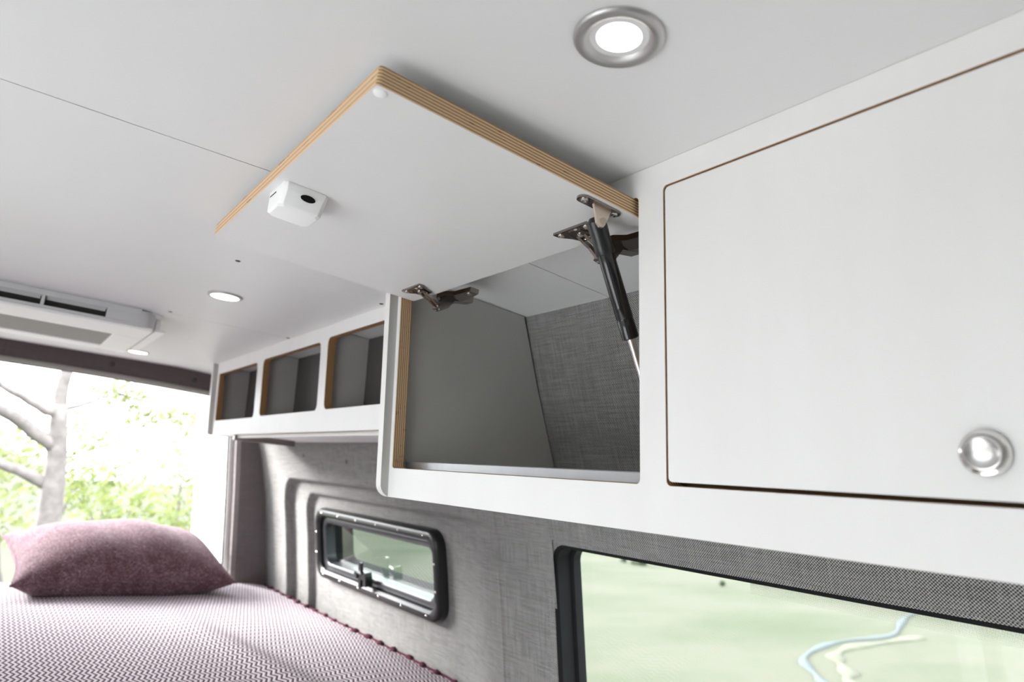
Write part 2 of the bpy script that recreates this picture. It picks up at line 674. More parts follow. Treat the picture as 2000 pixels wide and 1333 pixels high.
ceil = empty('ceiling', (0, 0.6, 0.31), kind='structure')
ceil['label'] = 'pale grey laminated van ceiling with fine cross seams'
seams = [-1.30, -0.19, 0.69, 1.571, 2.485]
for a, b in zip(seams, seams[1:]):
    bm = bmesh.new()
    g = 0.0009
    xs = [p[0] for p in CP]
    rows = []
    for yy in (a + g, b - g):
        rows.append([bm.verts.new((x, yy, ceil_z(x))) for x in xs])
    top = [[bm.verts.new((x, yy, ceil_z(x) + 0.006)) for x in xs] for yy in (a + g, b - g)]
    n = len(xs)
    for i in range(n - 1):
        bm.faces.new([rows[0][i], rows[0][i + 1], rows[1][i + 1], rows[1][i]])
        bm.faces.new([top[0][i], top[0][i + 1], top[1][i + 1], top[1][i]])
        for k in (0, 1):
            bm.faces.new([rows[k][i], rows[k][i + 1], top[k][i + 1], top[k][i]])
    for i in (0, n - 1):
        bm.faces.new([rows[0][i], rows[1][i], top[1][i], top[0][i]])
    finish('ceiling_panel', bm, M['ceiling'], ceil)
# roof shell above the panels (closes the joints)
bm = bmesh.new()
lo = [[bm.verts.new((x, yy, ceil_z(x) + 0.0065)) for x in xs] for yy in (-1.34, 2.52)]
hi = [[bm.verts.new((x, yy, ceil_z(x) + 0.06)) for x in xs] for yy in (-1.34, 2.52)]
for i in range(n - 1):
    bm.faces.new([lo[0][i], lo[0][i + 1], lo[1][i + 1], lo[1][i]])
    bm.faces.new([hi[0][i], hi[0][i + 1], hi[1][i + 1], hi[1][i]])
    for k in (0, 1):
        bm.faces.new([lo[k][i], lo[k][i + 1], hi[k][i + 1], hi[k][i]])
for i in (0, n - 1):
    bm.faces.new([lo[0][i], lo[1][i], hi[1][i], hi[0][i]])
finish('roof_shell', bm, M['van_paint'], ceil)

# ceiling screws
bm = bmesh.new()
bm_lathe(bm, [(0.0, 0.0012), (0.0028, 0.0010), (0.0042, 0.0)], (0, 0, 0), (0, 0, -1), 12)
scr0 = finish('screw', bm, M['screw'], ceil, smooth=True, origin=(0, 0, 0))
spots = [(0.237, 1.048), (0.238, 1.552), (0.489, 1.073), (0.492, 1.56)]
for i, (sx, sy) in enumerate(spots):
    o = scr0 if i == 0 else inst(scr0, (0, 0, 0), ceil)
    o.location = Vector((sx, sy, ceil_z(sx) - 0.0002 + ZO)) - WL[ceil.name]

# ------------------------------------------------------------------ structure: right wall with stepped recess and window holes
W1 = dict(y0=1.345, y1=2.072, s0=-0.300, s1=-0.100)
W2 = dict(y0=-0.30, y1=0.925, s0=-0.46, s1=-0.081)


def sd_rr(y, z, y0, y1, z0, z1, r):
    cy, cz = (y0 + y1) / 2, (z0 + z1) / 2
    qx = abs(y - cy) - (y1 - y0) / 2 + r
    qz = abs(z - cz) - (z1 - z0) / 2 + r
    return math.hypot(max(qx, 0), max(qz, 0)) + min(max(qx, qz), 0) - r


def sstep(a, b, q):
    k = min(1, max(0, (q - a) / (b - a)))
    return k * k * (3 - 2 * k)


def recess(y, z):
    d1 = sd_rr(y, z, 0.6, 2.275, -0.9, -0.028, 0.085)
    d2 = sd_rr(y, z, 0.6, 2.150, -0.9, -0.066, 0.065)
    dep = 0.026 * sstep(0.004, -0.006, d1) + 0.019 * sstep(0.004, -0.006, d2)
    dep *= sstep(1.09, 1.30, y)
    dep -= 0.0022 * math.exp(-((y - 1.083) / 0.0035) ** 2)
    return dep


def frange(a, b, st):
    k = max(1, round((b - a) / st))
    return [a + (b - a) * i / k for i in range(k)]


ys = frange(-1.3, 0.9, 0.05) + frange(0.9, 1.06, 0.02) + frange(1.06, 1.11, 0.0025) + frange(1.11, 1.9, 0.01) + frange(1.9, 2.32, 0.004) + frange(2.32, 2.5, 0.02) + [2.5]
zs = [0.31] + frange(0.29, 0.02, -0.02) + frange(0.02, -0.12, -0.004) + frange(-0.12, -0.5, -0.01) + frange(-0.5, -1.58, -0.09) + [-1.58]
bm = bmesh.new()
grid = [[bm.verts.new((wall_x(z) + recess(y, z), y, z)) for y in ys] for z in zs]
for i in range(len(zs) - 1):
    for j in range(len(ys) - 1):
        cy, cz = (ys[j] + ys[j + 1]) / 2, (zs[i] + zs[i + 1]) / 2
        if sd_rr(cy, cz, W1['y0'] + 0.012, W1['y1'] - 0.012, W1['s0'] + 0.012, W1['s1'] - 0.012, 0.03) < 0:
            continue
        if W2['y0'] < cy < W2['y1'] + 0.0 and W2['s0'] < cz < W2['s1'] + 0.004:
            continue
        bm.faces.new([grid[i][j], grid[i + 1][j], grid[i + 1][j + 1], grid[i][j + 1]])
wall_r = finish('wall_right', bm, M['fabric'], smooth=True)
tag(wall_r, 'grey woven fabric covering the leaning van side wall', kind='structure')

# outer steel skin of the right wall, with the same two openings (so that no light leaks)
bm = bmesh.new()


def skin_quad(y0, y1, z0, z1):
    a = [bm.verts.new((wall_x(z) + 0.06, y, z)) for (y, z) in ((y0, z0), (y1, z0), (y1, z1), (y0, z1))]
    bm.faces.new(a)


zc = [0.33, 0.168, 0.0455, W2['s1'], W1['s1'], W1['s0'], W2['s0'], -0.6, -1.2, -1.6]
yc = [-1.34, W2['y0'], W2['y1'], W1['y0'], W1['y1'], 2.5]
for za, zb in zip(zc, zc[1:]):
    for ya, yb in zip(yc, yc[1:]):
        mid_y, mid_z = (ya + yb) / 2, (za + zb) / 2
        if W1['y0'] < mid_y < W1['y1'] and W1['s0'] < mid_z < W1['s1']:
            continue
        if W2['y0'] < mid_y < W2['y1'] and W2['s0'] < mid_z < W2['s1']:
            continue
        skin_quad(ya, yb, za, zb)
bm_skin = finish('outer_skin', bm, M['van_paint'], wall_r)

# fabric button dimples
bm = bmesh.new()
bm_lathe(bm, [(0.0, 0.002), (0.004, 0.0015), (0.006, 0.0)], (0, 0, 0), (-1, 0, -0.2), 12)
btn = finish('screw', bm, M['screw'], wall_r, smooth=True, origin=(0, 0, 0))
for i, (sy, sz) in enumerate([(1.745, 0.035), (2.06, 0.047)]):
    o = btn if i == 0 else inst(btn, (0, 0, 0), wall_r)
    o.location = Vector((wall_x(sz) - 0.0005, sy, sz + ZO)) - WL[wall_r.name]

# ------------------------------------------------------------------ left wall with the open sliding-door bay, front wall, floor
wl = empty('wall_left', (-0.89, 0.6, -1.58), kind='structure')
wl['label'] = 'white van wall around the open sliding door bay'
SD = dict(y0=0.10, y1=1.06, z0=-1.50, z1=0.20)
for nm, y0, y1, z0, z1 in (('wall_section', -1.3, SD['y0'], -1.58, 0.25), ('wall_section', SD['y1'], 2.5, -1.58, 0.25),
                           ('header_section', SD['y0'], SD['y1'], SD['z1'], 0.25), ('sill_section', SD['y0'], SD['y1'], -1.58, SD['z0'])):
    box(nm, -0.95, -0.89, y0, y1, z0, z1, M['van_paint'], wl)
fr = box('wall_front', -0.95, 0.95, -1.36, -1.30, -1.58, 0.31, M['fabric_dark'])
tag(fr, 'charcoal fabric bulkhead towards the cab', kind='structure')
fl = box('floor', -0.95, 0.95, -1.36, 2.55, -1.62, -1.58, M['floor'])
tag(fl, 'grey vinyl van floor', kind='structure')

# rear header, rear pillars, rear sill
YR = 2.485
hd = empty('trim_1', (0, YR, 0.23), kind='structure')
hd['label'] = 'charcoal fabric header strip above the rear opening'
bm = bmesh.new()
hx = [-0.82 + 1.64 * i / 16 for i in range(17)]


def hdr_z(x):
    return 0.2405 - 0.012 * (abs(x) / 0.55) ** 2


rows = [[bm.verts.new((x, yy, zz(x))) for x in hx] for yy, zz in ((YR, lambda x: ceil_z(x) + 0.01), (YR, hdr_z), (YR + 0.03, lambda x: hdr_z(x) - 0.004), (YR + 0.06, lambda x: hdr_z(x) - 0.004), (YR + 0.06, lambda x: ceil_z(x) + 0.01))]
for r0, r1 in zip(rows, rows[1:] + rows[:1]):
    for i in range(16):
        bm.faces.new([r0[i], r0[i + 1], r1[i + 1], r1[i]])
for k in (0, 16):
    bm.faces.new([r[k] for r in rows])
finish('header_panel', bm, M['fabric_header_shaded'], hd)
bm = bmesh.new()
rows = []
for dy, dz in ((-0.004, 0.013), (-0.007, 0.0065), (-0.004, 0.0), (0.004, 0.0), (0.004, 0.013)):
    rows.append([bm.verts.new((x, YR + dy, hdr_z(x) + dz - 0.004)) for x in hx])
for r0, r1 in zip(rows, rows[1:] + rows[:1]):
    for i in range(16):
        bm.faces.new([r0[i], r0[i + 1], r1[i + 1], r1[i]])
for k in (0, 16):
    bm.faces.new([r[k] for r in rows])
finish('edge_strip', bm, M['plastic_grey'], hd, smooth=True)
bm = bmesh.new()
bm_lathe(bm, [(0.0, 0.003), (0.006, 0.0022), (0.0085, 0.0)], (0, 0, 0), (0, -1, 0), 14)
hs = finish('screw', bm, M['screw'], hd, smooth=True, origin=(0, 0, 0))
for i, (sx, sz) in enumerate([(0.248, 0.274), (0.495, 0.265), (-0.248, 0.274), (-0.495, 0.265)]):
    o = hs if i == 0 else inst(hs, (0, 0, 0), hd)
    o.location = Vector((sx, YR, sz + ZO)) - WL[hd.name]

PIL = [(0.32, 0.635), (0.125, 0.664), (-0.1, 0.694), (-0.385, 0.728), (-0.7, 0.752), (-1.58, 0.765)]
for side, nm, lb in ((1, 'trim_2', 'charcoal fabric rear door pillar beside the small window wall'), (-1, 'trim_3', 'charcoal fabric rear door pillar on the sliding door side')):
    pz = [0.32, 0.22, 0.125, 0.0, -0.1, -0.22, -0.385, -0.55, -0.7, -1.1, -1.58]
    root = empty(nm, (0.75 * side, YR + 0.03, -1.58), kind='structure')
    root['label'] = lb
    bm = bmesh.new()
    cols = []
    for dy, fx in ((0.0, lambda z: wall_x(z) + 0.05), (0.0, lambda z: interp(PIL, z) + 0.012), (0.012, lambda z: interp(PIL, z)), (0.07, lambda z: interp(PIL, z)), (0.07, lambda z: wall_x(z) + 0.07)):
        cols.append([bm.verts.new((fx(z) * side, YR + dy, z)) for z in pz])
    for c0, c1 in zip(cols, cols[1:] + cols[:1]):
        for i in range(len(pz) - 1):
            bm.faces.new([c0[i], c0[i + 1], c1[i + 1], c1[i]])
    finish('pillar_cover', bm, M['fabric_dark'], root)
    bm = bmesh.new()
    cols = []
    for dy, dx in ((0.05, -0.014), (0.05, 0.004), (0.085, 0.004), (0.085, -0.014)):
        cols.append([bm.verts.new(((interp(PIL, z) + dx) * side, YR + dy, z)) for z in pz])
    for c0, c1 in zip(cols, cols[1:] + cols[:1]):
        for i in range(len(pz) - 1):
            bm.faces.new([c0[i], c0[i + 1], c1[i + 1], c1[i]])
    finish('body_frame', bm, M['van_paint'], root)
    bm = bmesh.new()
    bm_tube(bm, [((interp(PIL, z) - 0.016) * side, YR + 0.06, z) for z in pz], 0.0035, 8)
    finish('door_seal', bm, M['rubber'], root, smooth=True)

# open rear doors, swung out square to the body
for side, nm, lb in ((1, 'door_1', 'white open rear van door standing out behind the pillow'), (-1, 'door_2', 'white open rear van door on the sliding door side')):
    root = empty(nm, (0.75 * side, 2.6, -1.5), kind='structure')
    root['label'] = lb
    bm = bmesh.new()
    pz = [0.25, 0.1, -0.1, -0.385, -0.7, -1.1, -1.55]
    cols = []
    for yy, dx in ((2.585, 0.022), (3.20, 0.022), (3.20, 0.085), (2.585, 0.085)):
        cols.append([bm.verts.new(((interp(PIL, z) + dx - (0.0 if yy < 3 else 0.0)) * side, yy, z)) for z in pz])
    for c0, c1 in zip(cols, cols[1:] + cols[:1]):
        for i in range(len(pz) - 1):
            bm.faces.new([c0[i], c0[i + 1], c1[i + 1], c1[i]])
    for k in (0, -1):
        bm.faces.new([c[k] for c in cols])
    dpan = finish('door_panel', bm, M['van_paint'], root)
    bm = bmesh.new()
    bm_box(bm, 0, 0.03, 2.95, 3.08, -0.62, -0.58, 0.006)
    for vtx in bm.verts:
        vtx.co.x = (vtx.co.x + interp(PIL, -0.6) - 0.004) * side
    finish('door_handle', bm, M['black'], root)
rs = box('trim_4', -0.74, 0.74, YR, YR + 0.1, -1.58, -0.56, M['fabric_dark'])
tag(rs, 'charcoal rear sill below the bed end', kind='structure')

# ------------------------------------------------------------------ windows


def wall_frame(y, z, dz=0.08):
    a = Vector((wall_x(z + dz), 0, z + dz))
    b = Vector((wall_x(z - dz), 0, z - dz))
    V = (a - b).normalized()
    U = Vector((0, 1, 0))
    N = U.cross(V)
    if N.x > 0:
        N = -N
    return Vector((wall_x(z), y, z)), U, V, N


# window_1: small awning window with black clamp ring
cy, cz = (W1['y0'] + W1['y1']) / 2, (W1['s0'] + W1['s1']) / 2
O, U, V, N = wall_frame(cy, cz)
O = O + Vector((recess(cy, cz), 0, 0))
hw, hh = (W1['y1'] - W1['y0']) / 2, (W1['s1'] - W1['s0']) / 2 / V.z
w1 = empty('window_1', (O.x, O.y, O.z - hh), kind='structure')
w1['label'] = 'small black framed awning window set in the grey fabric wall above the bed'
S = 8
bm = bmesh.new()
bm_ring(bm, rrect(-hw, hw, -hh, hh, 0.042, S), rrect(-hw + 0.026, hw - 0.026, -hh + 0.024, hh - 0.024, 0.032, S), O, U, V, N, -0.05, 0.026, 0.010)
finish('outer_frame', bm, M['black'], w1, smooth=True, angle=40)
bm = bmesh.new()
bm_ring(bm, rrect(-hw + 0.024, hw - 0.024, -hh + 0.022, hh - 0.022, 0.032, S), rrect(-hw + 0.047, hw - 0.047, -hh + 0.043, hh - 0.043, 0.024, S), O, U, V, N, -0.02, 0.012, 0.006)
sash = finish('sash_frame', bm, M['frame_grey'], w1, smooth=True, angle=40)
bm = bmesh.new()
bm_ring(bm, rrect(-hw + 0.020, hw - 0.020, -hh + 0.018, hh - 0.018, 0.034, S), rrect(-hw + 0.042, hw - 0.042, -hh + 0.039, hh - 0.039, 0.024, S), O, U, V, N, -0.08, -0.016, 0.0)
finish('sleeve', bm, M['rubber'], w1)
bm = bmesh.new()
vsq = [bm.verts.new(O + U * p[0] + V * p[1] - N * 0.014) for p in rrect(-hw + 0.040, hw - 0.040, -hh + 0.037, hh - 0.037, 0.028, S)]
bm.faces.new(vsq)
finish('pane', bm, M['glass_tint'], w1)
bm = bmesh.new()
bm_lathe(bm, [(0, 0.0022), (0.0025, 0.0018), (0.0036, 0)], (0, 0, 0), N, 10)
sc1 = finish('screw', bm, M['nickel'], w1, smooth=True, origin=(0, 0, 0))
k = 0
for (uu, vv, dd) in [(-hw + 0.06 + i * (2 * hw - 0.12) / 5, s_ * (hh - 0.013), 0.026) for i in range(6) for s_ in (-1, 1)] + [(s_ * (hw - 0.014), q, 0.026) for s_ in (-1, 1) for q in (-0.03, 0.03)]:
    P_ = O + U * uu + V * vv + N * dd
    o = sc1 if k == 0 else inst(sc1, (0, 0, 0), w1)
    o.location = P_ + Vector((0, 0, ZO)) - WL[w1.name]
    k += 1
# crossed latch arms at the lower rail
bm = bmesh.new()
Lc = O + U * 0.045 - V * (hh - 0.05) + N * 0.020


def flat_bar(bm, c, a, length, width, thick, U, V, N):
    d = U * math.cos(a) + V * math.sin(a)
    s = N.cross(d)
    vs_ = []
    for i, (l, w) in enumerate(((-1, -0.8), (-0.5, -1), (0.5, -1), (1, -0.6), (1, 0.6), (0.5, 1), (-0.5, 1), (-1, 0.8))):
        vs_.append(c + d * (length / 2 * l) + s * (width / 2 * w))
    lo_ = [bm.verts.new(q) for q in vs_]
    hi_ = [bm.verts.new(q + N * thick) for q in vs_]
    bm.faces.new(lo_[::-1])
    bm.faces.new(hi_)
    for i in range(8):
        bm.faces.new([lo_[i], lo_[(i + 1) % 8], hi_[(i + 1) % 8], hi_[i]])


flat_bar(bm, Lc, math.radians(100), 0.068, 0.014, 0.008, U, V, N)
flat_bar(bm, Lc - U * 0.022 + N * 0.006, math.radians(188), 0.085, 0.012, 0.008, U, V, N)
flat_bar(bm, Lc - U * 0.055 - V * 0.002, math.radians(90), 0.034, 0.014, 0.02, U, V, N)
lt = finish('latch', bm, M['black'], w1)
bm = bmesh.new()
bm_lathe(bm, [(0.0, 0.024), (0.006, 0.023), (0.0075, 0.020), (0.0075, 0.0)], Lc - N * 0.004, N, 16)
finish('latch_pivot', bm, M['frame_grey'], w1, smooth=True, angle=40)

# window_2: large side window, deep black reveal
cy, cz = (W2['y0'] + W2['y1']) / 2, (W2['s0'] + W2['s1']) / 2
O, U, V, N = wall_frame(cy, cz, 0.18)
hw, hh = (W2['y1'] - W2['y0']) / 2, (W2['s1'] - W2['s0']) / 2 / V.z
w2 = empty('window_2', (O.x, O.y, O.z - hh), kind='structure')
w2['label'] = 'large side window with a deep black reveal looking over the green valley'
bm = bmesh.new()
bm_ring(bm, rrect(-hw - 0.03, hw + 0.018, -hh - 0.03, hh + 0.016, 0.02, S), rrect(-hw + 0.0, hw - 0.0, -hh, hh, 0.030, S), O, U, V, N, -0.012, 0.0028, 0.002)
finish('fabric_edge', bm, M['fabric'], w2, smooth=True, angle=40)
bm = bmesh.new()
bm_ring(bm, rrect(-hw - 0.004, hw + 0.004, -hh - 0.004, hh + 0.004, 0.034, S), rrect(-hw + 0.006, hw - 0.012, -hh + 0.006, hh - 0.005, 0.026, S), O, U, V, N, -0.034, 0.001, 0.0)
finish('reveal', bm, M['rubber'], w2, smooth=True, angle=40)
bm = bmesh.new()
bm_ring(bm, rrect(-hw - 0.004, hw + 0.004, -hh - 0.004, hh + 0.004, 0.034, S), rrect(-hw + 0.022, hw - 0.018, -hh + 0.018, hh - 0.009, 0.026, S), O, U, V, N, -0.046, -0.026, 0.006)
finish('glazing_seal', bm, M['rubber'], w2, smooth=True, angle=40)
bm = bmesh.new()
vsq = [bm.verts.new(O + U * p[0] + V * p[1] - N * 0.038) for p in rrect(-hw + 0.004, hw - 0.004, -hh + 0.004, hh - 0.004, 0.03, S)]
bm.faces.new(vsq)
finish('pane', bm, M['glass_clear'], w2)
bm = bmesh.new()
vsq = [bm.verts.new(O + U * p[0] + V * p[1] - N * 0.0375) for p in ((-hw + 0.02, hh - 0.030), (hw - 0.36, hh - 0.030), (hw - 0.36, hh - 0.008), (-hw + 0.02, hh - 0.008))]
bm.faces.new(vsq)
finish('dot_band', bm, M['frit'], w2)

# ------------------------------------------------------------------ near overhead cabinet
TAN = 0.083
FV = Vector((-TAN, 0, 1)).normalized()
FU = Vector((0, 1, 0))
FN = Vector((-1, 0, -TAN)).normalized()
T = 0.0183
FO = Vector((0.452, 0, -0.024))


def fv(z):
    return (z + 0.024) / FV.z


cab = empty('overhead_cabinet', (0.58, 0.38, -0.024), 'long white overhead cabinet with one lid raised on a gas strut', 'cabinet')
Y_END = 0.8846
Y_BEG = -0.115
op1 = rrect(0.4129, 0.8755, fv(0.0155), fv(0.2750), 0.0045, 4)
op2 = rrect(-0.0775, 0.3838, fv(0.0155), fv(0.2762), 0.0045, 4)
outer = rrect(Y_BEG, Y_END, 0.0, fv(0.2992), 0.0, 1)
plate('face_frame', outer, [op1, op2], T, FO, FU, FV, FN, [M['white'], M['ply']], cab)
# end panel, stands proud of the face, rounded lower corner


def xz_plate(name, pts, y, t, mats, parent, edge_mat=1):
    return plate(name, pts, [], t, (0, y, 0), (1, 0, 0), (0, 0, 1), (0, -1, 0), mats, parent, edge_mat)


def face_x(z):
    return 0.452 - TAN * (z + 0.024)


def end_outline(px, zb, r, x_face, ztop_front, back_gap=0.003, zback=None):
    pts = []
    zb2 = zb if zback is None else zback
    pts.append((wall_x(zb2) - back_gap, zb2))
    for zz in (0.0455, 0.168):
        if zz > zb2:
            pts.append((wall_x(zz) - back_gap, zz))
    pts.append((0.664 - back_gap, 0.2845))
    pts.append((0.5, 0.2955))
    pts.append((x_face(ztop_front) - px, ztop_front))
    for i in range(7):
        a = math.pi + 0.5 * math.pi * i / 6
        zc_ = zb + r
        pts.append((x_face(zb) - px + r + r * math.cos(a), zc_ + r * math.sin(a)))
    return pts


xz_plate('end_panel', end_outline(0.0135, -0.0245, 0.019, face_x, 0.2985), Y_END, 0.0145, [M['grey_laminate'], M['edge_band']], cab)
xz_plate('end_panel', end_outline(0.0135, -0.0245, 0.019, face_x, 0.2985), Y_BEG - 0.0145, 0.0145, [M['grey_laminate'], M['edge_band']], cab)
part_pts = [(wall_x(0.0) - 0.003, 0.0), (wall_x(0.0455) - 0.003, 0.0455), (wall_x(0.168) - 0.003, 0.168), (0.661, 0.2845), (0.5, 0.2955), (0.455, 0.2975), (face_x(0.0) + T + 0.0005, 0.0)]
part_pts[5] = (face_x(0.2975) + T + 0.0005, 0.2975)
xz_plate('partition', part_pts, 0.391, 0.0145, [M['grey_laminate'], M['edge_band']], cab)
box('bottom_panel', face_x(0) + T + 0.001, 0.752, Y_BEG + 0.002, Y_END - 0.002, -0.014, 0.001, M['white'], cab)
bm = bmesh.new()
bm_box(bm, 0.4735, 0.4855, 0.408, Y_END - 0.0006, 0.001, 0.0275, 0.001)
finish('shelf_lip', bm, M['alu'], cab)
box('top_cleat', 0.4520, 0.4850, 0.408, Y_END - 0.0006, 0.2780, 0.2962, M['white'], cab)

# closed door
DG = 0.0022
d2 = plate('door', rrect(-0.0775 + DG, 0.3838 - DG, fv(0.0155) + 0.0034, fv(0.2762) - DG, 0.004, 4), [], T, FO, FU, FV, FN, [M['white'], M['ply']], cab)
d2['label'] = 'closed flush white door with a round chrome push knob'
box('door_stop', 0.4735, 0.4850, -0.09, 0.389, 0.001, 0.03, M['ply_brown'], cab)
box('door_stop', 0.4600, 0.4720, -0.09, 0.389, 0.268, 0.2955, M['ply_brown'], cab)
KP = FO + FU * 0.1517 + FV * fv(0.0450)
lathe('knob_rim', [(0.0128, -0.001), (0.0133, 0.0012), (0.0131, 0.0030), (0.0122, 0.0044), (0.0106, 0.0050), (0.0102, 0.0040), (0.0102, 0.0)], KP, FN, M['chrome'], d2, 64)
lathe('knob_button', [(0.0101, 0.0), (0.0101, 0.0052), (0.0096, 0.0060), (0.0088, 0.0062), (0.0070, 0.0052), (0.0040, 0.0046), (0.0, 0.0044)], KP, FN, M['knob_face'], d2, 64)

# raised lid
TH = math.radians(2.81)
LA = Vector((-math.cos(TH), 0, math.sin(TH)))
LN = Vector((math.sin(TH), 0, math.cos(TH)))
LT = 0.0160
LH = 0.2835
LW = 0.4535
LO = Vector((0.4468, 0.4175, 0.2569))


def lid_edge(nr, li):
    return 2 if nr.dot(LA) > 0.9 else 1


lid = plate('door', rrect(0, LW, 0, LH, 0.0035, 4), [], LT, LO, FU, LA, -LN, [M['lid_inner'], M['ply'], M['ply_light'], M['white']], cab, edge_sel=lid_edge)
lid['label'] = 'raised white lid with bare plywood edges'


def lidp(y, a, d=0.0):
    """point on the lid's inner face: y along the van, a from the hinge edge, d below the face"""
    return Vector((LO.x, y, LO.z)) + LA * a - LN * d


# white push latch on the lid
bm = bmesh.new()
c0 = lidp(0.6580, 0.2535)


def lk(a, y, d):
    return bm.verts.new(c0 + LA * a + FU * y - LN * d)


def lk_ring(ah, y0, y1, d, ch):
    return [lk(-ah + ch, y0, d), lk(ah - ch, y0, d), lk(ah, y0 + ch, d), lk(ah, y1 - ch, d), lk(ah - ch, y1, d), lk(-ah + ch, y1, d), lk(-ah, y1 - ch, d), lk(-ah, y0 + ch, d)]


rg = [lk_ring(0.0225, -0.0285, 0.0200, 0.0, 0.0035), lk_ring(0.0225, -0.0285, 0.0200, 0.0040, 0.0035), lk_ring(0.0225, -0.0275, 0.0203, 0.0080, 0.0045),
      lk_ring(0.0218, -0.0205, 0.0200, 0.0205, 0.0045), lk_ring(0.0200, -0.0175, 0.0180, 0.0225, 0.005)]
for r0, r1 in zip(rg, rg[1:]):
    for i in range(8):
        bm.faces.new([r0[i], r0[(i + 1) % 8], r1[(i + 1) % 8], r1[i]])
bm.faces.new(rg[0][::-1])
bm.faces.new(rg[-1])
bmesh.ops.bevel(bm, geom=bm.edges[:], offset=0.0007, segments=2, profile=0.5, affect='EDGES')
finish('latch_body', bm, M['plastic'], lid, smooth=True, angle=30)
sl = (FU * 0.007 - LN * 0.0125).normalized()
nf = (-FU * 0.0125 - LN * 0.007).normalized()
bm = bmesh.new()
cc = c0 - LA * 0.003 + FU * -0.0262 - LN * 0.0098
ring0, ring1 = [], []
for i in range(20):
    a = 2 * math.pi * i / 20
    e = LA * (0.0080 * math.cos(a)) + sl * (0.0036 * math.sin(a))
    ring0.append(bm.verts.new(cc + e - nf * 0.003))
    ring1.append(bm.verts.new(cc + e * 0.92 + nf * 0.0012))
for i in range(20):
    bm.faces.new([ring0[i], ring0[(i + 1) % 20], ring1[(i + 1) % 20], ring1[i]])
bm.faces.new(ring1)
bm.faces.new(ring0[::-1])
o = finish('latch_slot', bm, M['rubber'], lid, smooth=True, angle=30)
o['label'] = 'black oval latch opening'
bm = bmesh.new()
q0 = c0 + LA * 0.0226
vs_ = [q0 + FU * -0.006 - LN * 0.0055, q0 + FU * 0.012 - LN * 0.0055, q0 + FU * 0.012 - LN * 0.0066, q0 + FU * -0.006 - LN * 0.0066]
lo_ = [bm.verts.new(q) for q in vs_]
hi_ = [bm.verts.new(q + LA * 0.0004) for q in vs_]
bm.faces.new(lo_[::-1])
bm.faces.new(hi_)
for i in range(4):
    bm.faces.new([lo_[i], lo_[(i + 1) % 4], hi_[(i + 1) % 4], hi_[i]])
finish('latch_seam', bm, M['screw'], lid)
# clear bumper dot in the corner
lathe('bumper_dot', [(0.0052, 0.0), (0.0048, 0.001), (0.003, 0.0018), (0.0, 0.0021)], lidp(0.4255, 0.2765), -LN, M['plastic'], lid, 24)


